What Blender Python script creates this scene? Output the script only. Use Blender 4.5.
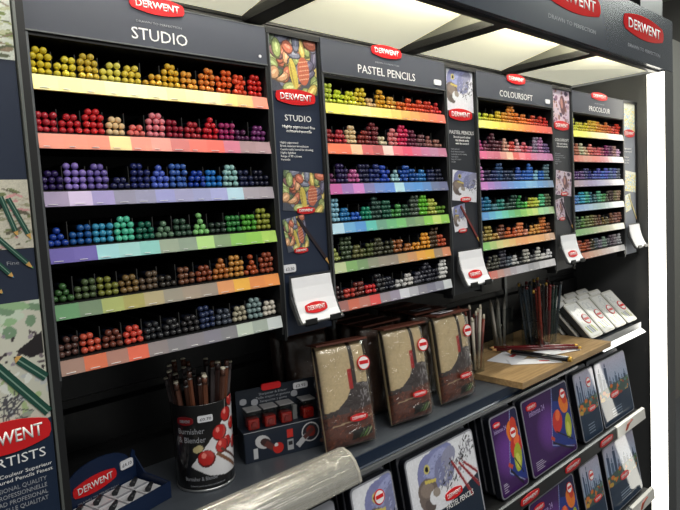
import bpy, bmesh, math, random
import numpy as np
from mathutils import Vector, Matrix
random.seed(7); rng = np.random.default_rng(7)
S = bpy.context.scene
for o in list(bpy.data.objects): bpy.data.objects.remove(o)
C = S.collection
ZO = 1.25                       # height of the lowest pencil tray above the shop floor
PI = math.pi
# ------------------------------------------------------------------ camera
FPX = 581.68
CAM = Vector((-0.2039, -0.7122, 0.1613 + ZO))
RM = Matrix(((0.7328, 0.6734, 0.0976), (-0.6782, 0.7345, 0.0232), (-0.0560, -0.0832, 0.9950)))
cd = bpy.data.cameras.new('camera'); cam = bpy.data.objects.new('camera', cd); C.objects.link(cam)
cd.sensor_width = 36; cd.lens = FPX / 680 * 36; cd.clip_start = 0.01
m4 = (RM @ Matrix(((1, 0, 0), (0, 0, -1), (0, 1, 0)))).to_4x4(); m4.translation = CAM
cam.matrix_world = m4; S.camera = cam
# ------------------------------------------------------------------ world, lights, exposure
w = bpy.data.worlds.new('world'); S.world = w; w.use_nodes = True
w.node_tree.nodes['Background'].inputs[0].default_value = (0.83, 0.84, 0.82, 1)
w.node_tree.nodes['Background'].inputs[1].default_value = 0.34
S.view_settings.view_transform = 'Standard'; S.view_settings.look = 'None'
S.view_settings.gamma = 1; S.view_settings.exposure = 0.0; S.view_settings.use_curve_mapping = False
def area(name, loc, rot, sx, sy, power, col=(1, 1, 1)):
    l = bpy.data.lights.new(name, 'AREA'); l.shape = 'RECTANGLE'; l.size = sx; l.size_y = sy
    l.energy = power; l.color = col
    o = bpy.data.objects.new(name, l); C.objects.link(o); o.location = loc; o.rotation_euler = rot
    return o
# assumed shop ceiling lights, added for general light (out of the picture, above and behind the photographer)
area('assumed_ceiling_lamp', (0.3, -1.5, 2.75), (math.radians(20), 0, 0), 2.4, 0.6, 50, (1, 0.97, 0.92))
area('assumed_ceiling_lamp', (3.6, -0.6, 2.75), (0, 0, 0), 1.5, 0.6, 60, (0.95, 1, 0.93))
# ------------------------------------------------------------------ colour and material helpers
def lin(c):
    return tuple(((v / 255) / 12.92 if v / 255 <= 0.04045 else ((v / 255 + 0.055) / 1.055) ** 2.4) for v in c)
MATS = {}
def mat(name, col, rough=0.5, metal=0.0, coat=0.0, emit=None, es=0.0, trans=0.0, bump=0.0, bscale=200, ior=1.45, alpha=1):
    if name in MATS: return MATS[name]
    m = bpy.data.materials.new(name); m.use_nodes = True; nt = m.node_tree
    b = nt.nodes['Principled BSDF']; L = lin(col)
    b.inputs['Base Color'].default_value = (*L, 1); b.inputs['Roughness'].default_value = rough
    b.inputs['Metallic'].default_value = metal; b.inputs['Coat Weight'].default_value = coat
    b.inputs['Coat Roughness'].default_value = 0.08
    b.inputs['Transmission Weight'].default_value = trans; b.inputs['IOR'].default_value = ior
    b.inputs['Alpha'].default_value = alpha
    if emit: b.inputs['Emission Color'].default_value = (*lin(emit), 1); b.inputs['Emission Strength'].default_value = es
    n = nt.nodes.new('ShaderNodeTexNoise'); n.inputs['Scale'].default_value = bscale
    tc = nt.nodes.new('ShaderNodeTexCoord'); nt.links.new(tc.outputs['Object'], n.inputs['Vector'])
    if bump:
        bp = nt.nodes.new('ShaderNodeBump'); bp.inputs['Strength'].default_value = bump; bp.inputs['Distance'].default_value = 0.002
        nt.links.new(n.outputs['Fac'], bp.inputs['Height']); nt.links.new(bp.outputs['Normal'], b.inputs['Normal'])
    if trans == 0 and not emit:          # faint unevenness of the finish
        mr = nt.nodes.new('ShaderNodeMapRange'); mr.inputs['To Min'].default_value = max(0, rough - 0.04); mr.inputs['To Max'].default_value = rough + 0.04
        nt.links.new(n.outputs['Fac'], mr.inputs['Value']); nt.links.new(mr.outputs['Result'], b.inputs['Roughness'])
    MATS[name] = m; return m
def printed(name, rough=0.35, coat=0.0, spec=0.5):
    m = bpy.data.materials.new(name); m.use_nodes = True; nt = m.node_tree; b = nt.nodes['Principled BSDF']
    a = nt.nodes.new('ShaderNodeAttribute'); a.attribute_name = 'Col'
    nt.links.new(a.outputs['Color'], b.inputs['Base Color']); b.inputs['Roughness'].default_value = rough
    b.inputs['Coat Weight'].default_value = coat; b.inputs['Coat Roughness'].default_value = 0.025
    b.inputs['Specular IOR Level'].default_value = spec
    return m
BLACK = mat('black_laminate', (24, 25, 27), 0.45)
TRAYB = mat('black_tray_plastic', (14, 14, 15), 0.5)
GREYEDGE = mat('grey_aluminium_edge', (105, 108, 110), 0.4, 0.6)
HEADER = mat('slate_grey_board', (66, 70, 82), 0.4)
NAVY = mat('navy_board', (38, 47, 66), 0.35)
CHAR = mat('charcoal_board', (45, 48, 55), 0.35)
FASC = mat('slate_fascia_board', (56, 62, 74), 0.24)
RED = mat('red_logo', (205, 30, 35), 0.3)
REDG = mat('red_gloss_logo', (225, 20, 25), 0.12, coat=0.5)
WHITE = mat('white_print', (235, 235, 235), 0.4)
GREYP = mat('grey_print', (150, 153, 160), 0.4)
PAPER = mat('white_paper', (225, 226, 232), 0.5)
SILVER = mat('brushed_metal', (190, 192, 195), 0.3, 0.85)
TINRIM = mat('tin_rim_metal', (168, 170, 180), 0.4, 0.5)
TINBLK = mat('tin_dark_enamel', (22, 24, 32), 0.3)
PANEL = mat('light_panel_white', (232, 230, 205), 0.5, emit=(232, 230, 206), es=0.55)
RIBM = mat('black_rib_paint', (20, 20, 21), 0.4)
RIBS = mat('grey_rib_side', (92, 92, 84), 0.5)
STRIP = mat('light_strip_diffuser', (255, 252, 240), 0.5, emit=(255, 251, 238), es=4.0)
TUBE = mat('assumed_tube_lamp', (255, 250, 235), 0.5, emit=(255, 248, 228), es=95)
def clear_mat():
    m = bpy.data.materials.new('clear_acrylic'); m.use_nodes = True; nt = m.node_tree; nt.nodes.remove(nt.nodes['Principled BSDF'])
    tr = nt.nodes.new('ShaderNodeBsdfTransparent'); tr.inputs[0].default_value = (.90, .92, .92, 1); gl = nt.nodes.new('ShaderNodeBsdfGlossy'); gl.inputs['Roughness'].default_value = .06
    lw = nt.nodes.new('ShaderNodeLayerWeight'); lw.inputs['Blend'].default_value = .3; fr = nt.nodes.new('ShaderNodeMath'); fr.operation = 'MULTIPLY_ADD'; fr.inputs[1].default_value = .35; fr.inputs[2].default_value = .03; nt.links.new(lw.outputs['Facing'], fr.inputs[0]); mx = nt.nodes.new('ShaderNodeMixShader')
    nt.links.new(fr.outputs[0], mx.inputs[0]); nt.links.new(tr.outputs[0], mx.inputs[1]); nt.links.new(gl.outputs[0], mx.inputs[2]); nt.links.new(mx.outputs[0], nt.nodes['Material Output'].inputs[0]); return m
ACRYL = clear_mat()
def frost_mat():
    m = bpy.data.materials.new('milky_acrylic'); m.use_nodes = True; nt = m.node_tree; nt.nodes.remove(nt.nodes['Principled BSDF']); N = nt.nodes.new; Lk = nt.links.new
    tr = N('ShaderNodeBsdfTransparent'); tr.inputs[0].default_value = (.86, .86, .83, 1); df = N('ShaderNodeBsdfDiffuse'); df.inputs[0].default_value = (.62, .60, .54, 1); gl = N('ShaderNodeBsdfGlossy'); gl.inputs['Roughness'].default_value = .10
    tc = N('ShaderNodeTexCoord'); mp = N('ShaderNodeMapping'); mp.inputs['Scale'].default_value = (.5, 60, 60); nz = N('ShaderNodeTexNoise'); nz.inputs['Scale'].default_value = 4; bp = N('ShaderNodeBump'); bp.inputs['Strength'].default_value = .8; bp.inputs['Distance'].default_value = .004
    Lk(tc.outputs['Object'], mp.inputs[0]); Lk(mp.outputs[0], nz.inputs['Vector']); Lk(nz.outputs['Fac'], bp.inputs['Height']); Lk(bp.outputs[0], gl.inputs['Normal'])
    m1 = N('ShaderNodeMixShader'); m1.inputs[0].default_value = .42; Lk(tr.outputs[0], m1.inputs[1]); Lk(df.outputs[0], m1.inputs[2])
    m2 = N('ShaderNodeMixShader'); m2.inputs[0].default_value = .30; Lk(m1.outputs[0], m2.inputs[1]); Lk(gl.outputs[0], m2.inputs[2]); Lk(m2.outputs[0], nt.nodes['Material Output'].inputs[0]); return m
FROST = frost_mat()
PRINT = printed('printed_picture', 0.35)
GLOSSP = printed('glossy_printed_lid', 0.5, 1.0, 0.3)
LIPM = printed('colour_swatch_strip', 0.28, 0.3)
ENDS = printed('dipped_pencil_ends', 0.3, 0.35)
# ------------------------------------------------------------------ mesh helpers
def link(name, me, parent=None, loc=None, rot=None, smooth=False):
    o = bpy.data.objects.new(name, me); C.objects.link(o)
    if parent: o.parent = parent
    if loc is not None: o.location = loc
    if rot is not None: o.rotation_euler = rot
    if smooth and me:
        for p in me.polygons: p.use_smooth = True
    return o
def tag(o, label, cat, group=None, kind=None):
    o['label'] = label
    if cat: o['category'] = cat
    if group: o['group'] = group
    if kind: o['kind'] = kind
    return o
def empty(name, loc, rz=0, label=None, cat=None, group=None, rot=None):
    o = bpy.data.objects.new(name, None); C.objects.link(o); o.empty_display_size = 0.02
    o.location = loc; o.rotation_euler = rot or (0, 0, rz)
    if label: tag(o, label, cat, group)
    return o
class MB:
    def __init__(s): s.bm = bmesh.new(); s.mats = []
    def mi(s, m):
        if m not in s.mats: s.mats.append(m)
        return s.mats.index(m)
    def box(s, x0, x1, y0, y1, z0, z1, m, bev=0):
        v = [s.bm.verts.new((x, y, z)) for x in (x0, x1) for y in (y0, y1) for z in (z0, z1)]
        fs = [s.bm.faces.new([v[i] for i in f]) for f in ((0, 1, 3, 2), (4, 6, 7, 5), (0, 4, 5, 1), (2, 3, 7, 6), (0, 2, 6, 4), (1, 5, 7, 3))]
        i = s.mi(m)
        for f in fs: f.material_index = i
        if bev:
            es = list({e for f in fs for e in f.edges})
            r = bmesh.ops.bevel(s.bm, geom=es, offset=bev, segments=2, affect='EDGES', profile=0.5)
            for f in r['faces']: f.material_index = i
        return s
    def prism(s, pts, y0, y1, m, axis='y'):
        """outline pts (a,b) extruded; axis y: a->x b->z ; axis z: a->x b->y ; axis x: a->y b->z"""
        def P(a, b, t):
            return {'y': (a, t, b), 'z': (a, b, t), 'x': (t, a, b)}[axis]
        A = [s.bm.verts.new(P(a, b, y0)) for a, b in pts]; B = [s.bm.verts.new(P(a, b, y1)) for a, b in pts]
        i = s.mi(m); n = len(pts)
        for f in [s.bm.faces.new(A), s.bm.faces.new(B[::-1])] + [s.bm.faces.new((A[k], B[k], B[(k + 1) % n], A[(k + 1) % n])) for k in range(n)]:
            f.material_index = i
        return s
    def tube(s, p0, p1, r0, r1, m, n=10, caps=True):
        p0, p1 = Vector(p0), Vector(p1); d = (p1 - p0).normalized()
        a = d.orthogonal().normalized(); b = d.cross(a); i = s.mi(m)
        A = [s.bm.verts.new(p0 + (a * math.cos(t) + b * math.sin(t)) * r0) for t in [2 * PI * k / n for k in range(n)]]
        B = [s.bm.verts.new(p1 + (a * math.cos(t) + b * math.sin(t)) * r1) for t in [2 * PI * k / n for k in range(n)]]
        fs = [s.bm.faces.new((A[k], A[(k + 1) % n], B[(k + 1) % n], B[k])) for k in range(n)]
        for f in fs: f.smooth = n > 7
        if caps: fs += [s.bm.faces.new(A[::-1]), s.bm.faces.new(B)]
        for f in fs: f.material_index = i
        return s
    def lathe(s, prof, m, n=24, cap=True):
        i = s.mi(m); R = []
        for r, z in prof: R.append([s.bm.verts.new((r * math.cos(2 * PI * k / n), r * math.sin(2 * PI * k / n), z)) for k in range(n)])
        fs = []
        for A, B in zip(R, R[1:]):
            for k in range(n):
                f = s.bm.faces.new((A[k], A[(k + 1) % n], B[(k + 1) % n], B[k])); f.smooth = True; fs.append(f)
        if cap: fs.append(s.bm.faces.new(R[0][::-1])); fs.append(s.bm.faces.new(R[-1]))
        for f in fs: f.material_index = i
        return s
    def mesh(s, name):
        bmesh.ops.recalc_face_normals(s.bm, faces=s.bm.faces)
        me = bpy.data.meshes.new(name); s.bm.to_mesh(me); s.bm.free()
        for m in s.mats: me.materials.append(m)
        return me
    def build(s, name, parent=None, loc=None, rot=None): return link(name, s.mesh(name), parent, loc, rot)
def rrect(x0, x1, z0, z1, r, n=4):
    P = []
    for cx, cz, a0 in ((x1 - r, z1 - r, 0), (x0 + r, z1 - r, 90), (x0 + r, z0 + r, 180), (x1 - r, z0 + r, 270)):
        for k in range(n + 1):
            a = math.radians(a0 + 90 * k / n); P.append((cx + r * math.cos(a), cz + r * math.sin(a)))
    return P
def oval(cx, cz, w_, h_, n=10):
    """badge outline: bulging top and bottom, short rounded ends"""
    P = []
    for k in range(n + 1): t = -1 + 2 * k / n; P.append((cx + t * w_ / 2 * 0.94, cz - h_ / 2 * (1 - 0.42 * t * t)))
    P.append((cx + w_ / 2, cz - h_ * 0.12)); P.append((cx + w_ / 2, cz + h_ * 0.12))
    for k in range(n + 1): t = 1 - 2 * k / n; P.append((cx + t * w_ / 2 * 0.94, cz + h_ / 2 * (1 - 0.42 * t * t)))
    P.append((cx - w_ / 2, cz + h_ * 0.12)); P.append((cx - w_ / 2, cz - h_ * 0.12))
    return P
def text(name, s, parent, x, y, z, width=None, height=None, m=None, align='CENTER', bold=0.0, rot=(PI / 2, 0, 0), spacing=1.0, squeeze=True, ext=0.0002):
    """flat lettering facing -y; (x, z) is the middle (or left) of the base line; height = capital height"""
    cu = bpy.data.curves.new(name, 'FONT'); cu.body = s; cu.align_x = align; cu.size = 1; cu.offset = bold
    cu.space_character = spacing; cu.resolution_u = 2; cu.space_line = 1.1
    t = bpy.data.objects.new(name, cu); C.objects.link(t)
    dg = bpy.context.evaluated_depsgraph_get(); me = bpy.data.meshes.new_from_object(t.evaluated_get(dg))
    bpy.data.objects.remove(t)
    xs = [v.co.x for v in me.vertices]; sy = (height or 0.01) / 0.70
    sx = sy if width is None else width / (max(xs) - min(xs))
    if height is None: sy = sx
    for v in me.vertices: v.co = (v.co.x * sx, v.co.y * sy, v.co.z)
    bm = bmesh.new(); bm.from_mesh(me)
    r = bmesh.ops.extrude_face_region(bm, geom=bm.faces[:]); bmesh.ops.translate(bm, verts=[g for g in r['geom'] if isinstance(g, bmesh.types.BMVert)], vec=(0, 0, ext))
    bm.to_mesh(me); bm.free(); me.materials.clear(); me.materials.append(m or WHITE)
    return link(name, me, parent, (x, y, z), rot)
def badge(parent, cx, y, cz, w_, h_, m=None, name='logo'):
    """red DERWENT badge on a surface facing -y, front at y"""
    b = MB(); b.prism(oval(cx, cz, w_, h_), y - 0.0012, y, m or RED); o = b.build(name, parent)
    t = text('badge_lettering', 'DERWENT', None, cx, y - 0.0013, cz - h_ * 0.19, w_ * 0.80, h_ * 0.40, WHITE, bold=0.012)
    return o, t
def badge2(parent, *a, **k):
    """badge as a part whose lettering is its sub-part"""
    o, t = badge(parent, *a, **k); t.parent = o; return o
def badge1(parent, *a, **k):
    """badge as a sub-part: lettering joined into its mesh"""
    o, t = badge(parent, *a, **k); join(o, t); return o
def join(o, *others):
    bm = bmesh.new(); bm.from_mesh(o.data)
    for q in others:
        off = len(o.data.materials)
        b2 = q.data.copy(); M = Matrix.LocRotScale(q.location, q.rotation_euler, q.scale); b2.transform(M)
        n0 = len(bm.faces); bm.from_mesh(b2); bm.faces.ensure_lookup_table()
        for f in bm.faces[n0:]: f.material_index += off
        for mm in q.data.materials: o.data.materials.append(mm)
        bpy.data.objects.remove(q)
    bm.to_mesh(o.data); bm.free(); return o
# ------------------------------------------------------------------ painter for printed pictures (colour per mesh point)
class Paint:
    """w x h in units of the height; shapes are drawn over one another"""
    def __init__(s, asp, col, ny=60):
        s.ny = ny; s.nx = max(4, int(ny * asp)); s.asp = asp
        s.U, s.V = np.meshgrid(np.linspace(0, asp, s.nx), np.linspace(0, 1, ny)); s.A = np.zeros((ny, s.nx, 3)); s.A[:] = lin(col)
    def put(s, mask, col):
        s.A[mask] = lin(col); return s
    def ell(s, cx, cy, rx, ry, col, ang=0, noise=0):
        a = math.radians(ang); x = s.U - cx; y = s.V - cy
        u = x * math.cos(a) + y * math.sin(a); v = -x * math.sin(a) + y * math.cos(a)
        return s.put((u / rx) ** 2 + (v / ry) ** 2 < 1, col)
    def poly(s, pts, col):
        m = np.zeros(s.U.shape, bool); n = len(pts)
        for i in range(n):
            x1, y1 = pts[i]; x2, y2 = pts[(i + 1) % n]
            c = ((y1 > s.V) != (y2 > s.V)) & (s.U < (x2 - x1) * (s.V - y1) / (y2 - y1 + 1e-12) + x1); m ^= c
        return s.put(m, col)
    def line(s, p, q, wd, col):
        dx, dy = q[0] - p[0], q[1] - p[1]; L = math.hypot(dx, dy); nx, ny = -dy / L * wd / 2, dx / L * wd / 2
        return s.poly([(p[0] + nx, p[1] + ny), (q[0] + nx, q[1] + ny), (q[0] - nx, q[1] - ny), (p[0] - nx, p[1] - ny)], col)
    def grain(s, amt, k=2, box=None):
        a, b = s.A.shape[:2]; g = rng.normal(0, amt, (a // k + 1, b // k + 1)).repeat(k, 0).repeat(k, 1)[:a, :b]
        f = np.clip(1 + g, 0.3, 2)[..., None]
        if box is not None: f = np.where(((s.U > box[0]) & (s.U < box[2]) & (s.V > box[1]) & (s.V < box[3]))[..., None], f, 1)
        s.A = np.clip(s.A * f, 0, 1); return s
    def mixin(s, other_col, f):
        s.A = s.A * (1 - f[..., None]) + np.array(lin(other_col)) * f[..., None]; return s
    def mesh(s, name, w_, h_, m, bend=None):
        nx, ny = s.nx, s.ny
        xs = np.linspace(0, w_, nx); zs = np.linspace(0, h_, ny); X, Z = np.meshgrid(xs, zs); Y = np.zeros_like(X)
        if bend: X, Y, Z = bend(X, Y, Z)
        me = bpy.data.meshes.new(name)
        i = np.arange(nx * ny).reshape(ny, nx)
        F = np.stack([i[:-1, :-1], i[:-1, 1:], i[1:, 1:], i[1:, :-1]], -1).reshape(-1, 4)
        me.from_pydata(np.stack([X, Y, Z], -1).reshape(-1, 3).tolist(), [], F.tolist())
        ca = me.color_attributes.new('Col', 'FLOAT_COLOR', 'POINT')
        ca.data.foreach_set('color', np.concatenate([s.A, np.ones((ny, nx, 1))], -1).astype(np.float32).ravel())
        me.materials.append(m); return me
VEG = [(150, 165, 105), (196, 140, 100), (176, 186, 122), (104, 100, 124), (208, 184, 104), (190, 110, 86), (124, 128, 148), (208, 206, 176), (92, 108, 80), (214, 164, 124), (140, 96, 104)]
def pic_veg(asp=1.15, ny=60):
    p = Paint(asp, (78, 82, 94), ny)
    r = random.Random(3)
    for k in range(60):
        cx, cy = r.random() * asp, r.random(); c = r.choice(VEG); a = r.random() * 180; rx, ry = r.uniform(.13, .24), r.uniform(.08, .13)
        p.ell(cx, cy, rx, ry, [int(v * .55) for v in c], a); p.ell(cx + .005, cy + .01, rx * .85, ry * .8, c, a)
        p.ell(cx + .01, cy + .02, rx * .5, ry * .25, [min(255, v + 45) for v in c], a)
    p.ell(asp * .70, .42, .15, .26, (185, 100, 75)); 
    for k in range(5): p.line((asp * .6, .25 + k * .08), (asp * .82, .3 + k * .08), .018, (225, 170, 140))
    p.ell(asp * .48, .35, .09, .28, (205, 185, 90), 12); p.ell(asp * .44, .36, .015, .25, (150, 130, 60), 12)
    return p.grain(.08)
def pic_parrot(asp=0.75, ny=70, band=True):
    """grey-blue parrot head with a dark hooked beak on pale paper, feathers scribbled at the right"""
    p = Paint(asp, (222, 224, 232), ny); r = random.Random(5)
    if not band: p.U = p.U * .72 + .105; p.V = p.V * .72 + .24
    p.ell(.46, .80, .34, .20, (128, 134, 180), 22); p.ell(.34, .76, .20, .22, (124, 128, 174), 0); p.ell(.48, .84, .22, .11, (152, 158, 200), 22)
    p.ell(.58, .72, .17, .17, (122, 126, 162), 30); p.ell(.68, .84, .14, .10, (140, 142, 168), 30)
    for k in range(150):
        t = r.random(); x, y = .56 + t * .55 + r.uniform(-.10, .10), .56 + t * .36 + r.uniform(-.13, .11)
        p.ell(x, y, r.uniform(.008, .035), r.uniform(.004, .014), r.choice([(84, 84, 94), (128, 128, 140), (52, 52, 60), (168, 168, 180), (205, 205, 214)]), r.uniform(20, 130))
    for k in range(40): x, y = r.uniform(.22, .60), r.uniform(.66, .94); p.ell(x, y, .02, .006, r.choice([(140, 146, 190), (110, 114, 158), (162, 168, 206)]), r.uniform(-30, 60))
    p.ell(.27, .60, .16, .13, (110, 98, 94), -18); p.ell(.22, .52, .10, .14, (110, 98, 94), 14); p.ell(.27, .44, .09, .06, (92, 82, 80), -30)
    p.ell(.26, .61, .11, .08, (136, 122, 114), -18); p.ell(.36, .50, .085, .08, (222, 224, 232), -20); p.ell(.40, .54, .06, .05, (150, 140, 132), -20)
    p.line((.24, .70), (.42, .67), .035, (206, 188, 96))
    p.ell(.30, .825, .048, .052, (196, 184, 110)); p.ell(.30, .825, .026, .03, (18, 18, 20))
    if band:
        p.poly([(0, 0), (asp, 0), (asp, .50), (asp * .8, .44), (asp * .5, .34), (0, .30)], (24, 38, 56))
    if asp > 1 and band:
        for q in ((.72, .77, .99, .28), (.84, .72, 1.14, .34), (.92, .70, 1.14, .50)): p.line((q[0], q[1]), (q[2], q[3]), .030, (140, 36, 44)); p.line((q[0], q[1]), (q[0] - .025, q[1] + .05), .010, (90, 40, 36)); p.line((q[0] + .03, q[1] - .02), (q[2] + .012, q[3] + .03), .006, (205, 120, 116))
    return p.grain(.04)
def pic_portrait(asp=.75, ny=60):
    p = Paint(asp, (205, 190, 205), ny); r = random.Random(9)
    for k in range(60): p.ell(r.random() * asp, r.random(), r.uniform(.03, .1), r.uniform(.02, .08), r.choice([(120, 85, 115), (165, 130, 150), (70, 50, 80), (210, 185, 190), (145, 105, 90)]), r.random() * 180)
    p.ell(asp * .6, .55, .16, .3, (95, 60, 70), 10); p.ell(asp * .55, .6, .07, .16, (180, 130, 120), 10); return p.grain(.06)
def pic_landscape(asp, ny=60, seed=1, sky=(196, 202, 192), tones=((112, 128, 72), (150, 160, 105), (84, 90, 66), (178, 182, 150), (128, 112, 92))):
    p = Paint(asp, sky, ny); r = random.Random(seed)
    for k in range(420):
        y = r.random() ** 1.0 * .85; p.ell(r.random() * asp, y, r.uniform(.02, .11), r.uniform(.006, .03), r.choice(tones), r.uniform(-25, 25))
    return p.grain(.07, 1)
def pic_fruit(asp, ny=70, prp=(58, 22, 84)):
    """violet lid; at the right a blue still life with red, orange and green pears"""
    p = Paint(asp, prp, ny)
    p.mixin((118, 62, 160), np.clip(1 - ((p.U - asp * .48) ** 2 + (p.V - .5) ** 2) / .12, 0, 1) * .7)
    x0 = asp * .56
    p.poly([(x0 + .12, 1), (asp, 1), (asp, .05), (asp - .05, .08), (x0 - .1, .22), (x0 - .1, .28)], (30, 50, 130))
    p.poly([(x0 + .12, 1), (asp, 1), (asp, .70), (x0 + .1, .82)], (24, 28, 70))
    p.line((x0 + .12, 1), (x0 - .1, .25), .012, (150, 160, 205)); p.line((x0 - .1, .25), (asp - .06, .06), .012, (150, 160, 205))
    p.ell(asp - .16, .72, .12, .15, (225, 120, 40), 20); p.ell(asp - .12, .80, .07, .1, (205, 60, 40))
    p.ell(x0 + .13, .52, .13, .16, (200, 50, 45), -20); p.ell(x0 + .16, .60, .06, .08, (235, 110, 60), -20)
    p.ell(asp - .13, .38, .09, .18, (165, 175, 50), -10); p.ell(asp - .14, .34, .05, .10, (205, 205, 90))
    p.line((x0 - .08, .28), (asp - .1, .03), .03, (26, 22, 40)); p.line((x0 - .1, .36), (x0 - .02, .30), .05, (190, 70, 50))
    p.line((x0 + .05, .40), (asp - .06, .16), .02, (20, 20, 26))
    for k in range(5): p.line((asp * .08, .16 - k * .026), (asp * (.22 + .03 * (k % 3)), .16 - k * .026), .009, (190, 180, 205))
    return p.grain(.04)
def pic_city(asp, ny=70):
    """harbour: pale blue sky, towers, orange boats, navy foot"""
    p = Paint(asp, (140, 165, 195), ny); r = random.Random(4)
    p.mixin((206, 190, 205), np.clip((p.V - .5) * 1.2, 0, 1))
    for k in range(9):
        x = asp * (.06 + .1 * k); h0 = (.86, .74, .90, .66, .62, .70, .64, .60, .66)[k]; c0 = r.choice([(46, 66, 96), (70, 92, 120), (96, 100, 124)])
        p.poly([(x, .5), (x, h0), (x + asp * .075, h0 - .02), (x + asp * .08, .5)], c0); p.poly([(x + asp * .02, h0), (x + asp * .055, h0), (x + asp * .05, h0 + .06), (x + asp * .03, h0 + .06)], c0)
    p.poly([(0, .56), (asp, .60), (asp, .36), (0, .36)], (62, 82, 78))
    for k in range(34): p.ell(r.random() * asp, r.uniform(.38, .58), r.uniform(.02, .07), r.uniform(.01, .035), r.choice([(205, 110, 45), (190, 150, 60), (70, 110, 60), (150, 60, 45), (90, 120, 120)]), r.uniform(-20, 20))
    p.poly([(0, 0), (asp, 0), (asp, .40), (asp * .5, .36), (0, .40)], (24, 46, 70))
    for k in range(4): p.line((asp * .3, .2 - k * .04), (asp * .62, .2 - k * .04), .012, (140, 155, 175))
    return p.grain(.05)
def hexpencil(L, r, body, tip=None, end=None, woodtip=False):
    """pencil along +z, butt at z=0"""
    b = MB(); b.tube((0, 0, 0.003), (0, 0, L - (0.02 if woodtip else 0.0)), r, r, body, 6)
    b.tube((0, 0, 0), (0, 0, 0.003), r * .7, r, end or body, 6)
    if woodtip:
        b.tube((0, 0, L - .02), (0, 0, L - .005), r, r * .28, mat('cedar_wood', (196, 150, 96), .6), 10); b.tube((0, 0, L - .005), (0, 0, L), r * .28, .0003, tip or body, 8)
    return b.mesh('pencil')
# ================================================================== SETTING
def struct(name, b, loc=(0, 0, 0)):
    o = b.build(name, None, loc); o['kind'] = 'structure'; return o
ZC = 0.513 + ZO
XE = 1.735                      # inner face of the display's end wall
FLOORM = mat('grey_carpet_tile', (70, 70, 72), .9, bump=.4, bscale=300)
b = MB(); b.box(-3, 6, -4, 4, -.05, 0, FLOORM); struct('floor', b)
SLAT = mat('black_slatwall', (30, 31, 33), .42)
b = MB(); zt = 0
# slatwall: boards with dark slots between them, from the floor to behind the canopy
zb = 0.02
while zb < ZC - .06:
    z1 = min(zb + .072, ZC + .08)
    b.prism([(.215, zb), (.205, zb + .004), (.205, z1 - .010), (.215, z1 - .004)], -.6, XE, SLAT, 'x')
    zb += .080
b.box(-.6, XE, .2155, .235, 0, ZC + .06, BLACK)
struct('wall_back', b)
b = MB(); WR = mat('charcoal_end_wall', (74, 75, 76), .35)
b.box(XE, XE + .07, -.08, .235, 0, ZC + .0, WR); struct('wall_right', b)
# the shop beyond
RW = mat('grey_shop_wall', (112, 110, 106), .8, bump=.1)
b = MB(); b.box(XE + .07, 6.0, .60, .66, 0, 2.35, RW); struct('wall_back', b)
b = MB(); b.box(4.7, 4.76, -4, 4, 0, 2.80, RW); struct('wall_far', b)
CEILM = mat('pale_green_ceiling', (196, 204, 186), .8, bump=.1)
b = MB(); b.box(-3, 6, -4, 4, 2.80, 2.85, CEILM); struct('ceiling', b)
# ================================================================== CANOPY
can = empty('canopy', (0, 0, ZC), 0, 'grey and black overhead canopy with glowing cream panels and two red badges on its front', 'canopy')
def canpart(b, name, parent=None): return b.build(name, parent or can)
b = MB(); b.box(-.60, XE + .068, -.08, -.064, 0.001, .152, FASC); b.box(-.60, XE, -.064, -.050, -.004, .012, RIBM); fas = canpart(b, 'fascia')
for cx, cz in ((1.145, .094), (1.578, .094), (.71, .094)):
    o = badge1(fas, cx, -.080, cz, .290, .064, REDG)
    text('slogan', 'DRAWN TO PERFECTION', fas, cx, -.0801, cz - .063, .235, .009, GREYP)
for k in range(-1, 5):
    xr = .012 + .4365 * k if k < 4 else XE - .012
    if k == 4: continue
    if xr < -.59: continue
    b = MB(); b.prism([(-.062, 0.0), (.205, 0.0), (.205, .012), (-.062, .062)], xr - .020, xr + .020, RIBS, 'x')
    b.box(xr - .021, xr + .021, -.062, .205, -.003, .0005, RIBM); b.box(xr - .0215, xr - .0195, -.062, .205, .0, .012, RIBM); canpart(b, 'rib')
rx = [.012 + .4365 * k for k in range(-1, 4)] + [XE + .018]
for a, c in zip(rx, rx[1:]):
    b = MB(); b.prism([(-.048, .052), (.206, .007), (.206, .012), (-.048, .057)], a + .0205, c - .0205, PANEL, 'x')
    if c > XE:                       # the last panel comes down to meet the end wall
        for v in b.bm.verts:
            if v.co.x > a + .1 and v.co.y < 0: v.co.z -= .046
    canpart(b, 'light_panel')
    t = MB(); t.tube((a + .03, -.042, .026), (c - (.03 if c < XE else .14), -.042, .026), .006, .006, TUBE, 10); canpart(t, 'assumed_lamp_tube')  # assumed tube hidden behind the fascia, added to light the panels' front
b = MB(); b.box(-.60, XE, .2065, .212, .002, .010, RIBM); canpart(b, 'back_rail')
b = MB(); b.box(-.60, XE + .068, -.064, .235, .064, .074, BLACK); canpart(b, 'top_board')
b = MB(); b.box(1.62, 1.795, -.055, .0, .0745, .26, RIBM); b.box(1.35, 1.62, -.03, .0, .16, .18, RIBM); canpart(b, 'hanger_frame')
# lit strip set into the inner face of the end wall
ls = empty('light_strip', (XE, 0, .03), 0, 'tall glowing white light strip down the front edge of the right end wall', 'light strip')
b = MB(); b.box(-.004, -.0005, -.0785, -.031, .0, ZC - .034, STRIP); b.build('diffuser', ls)
b = MB(); b.box(-.0055, -.0002, -.031, -.029, .0, ZC - .034, GREYEDGE); b.build('edge_trim', ls)
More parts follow.
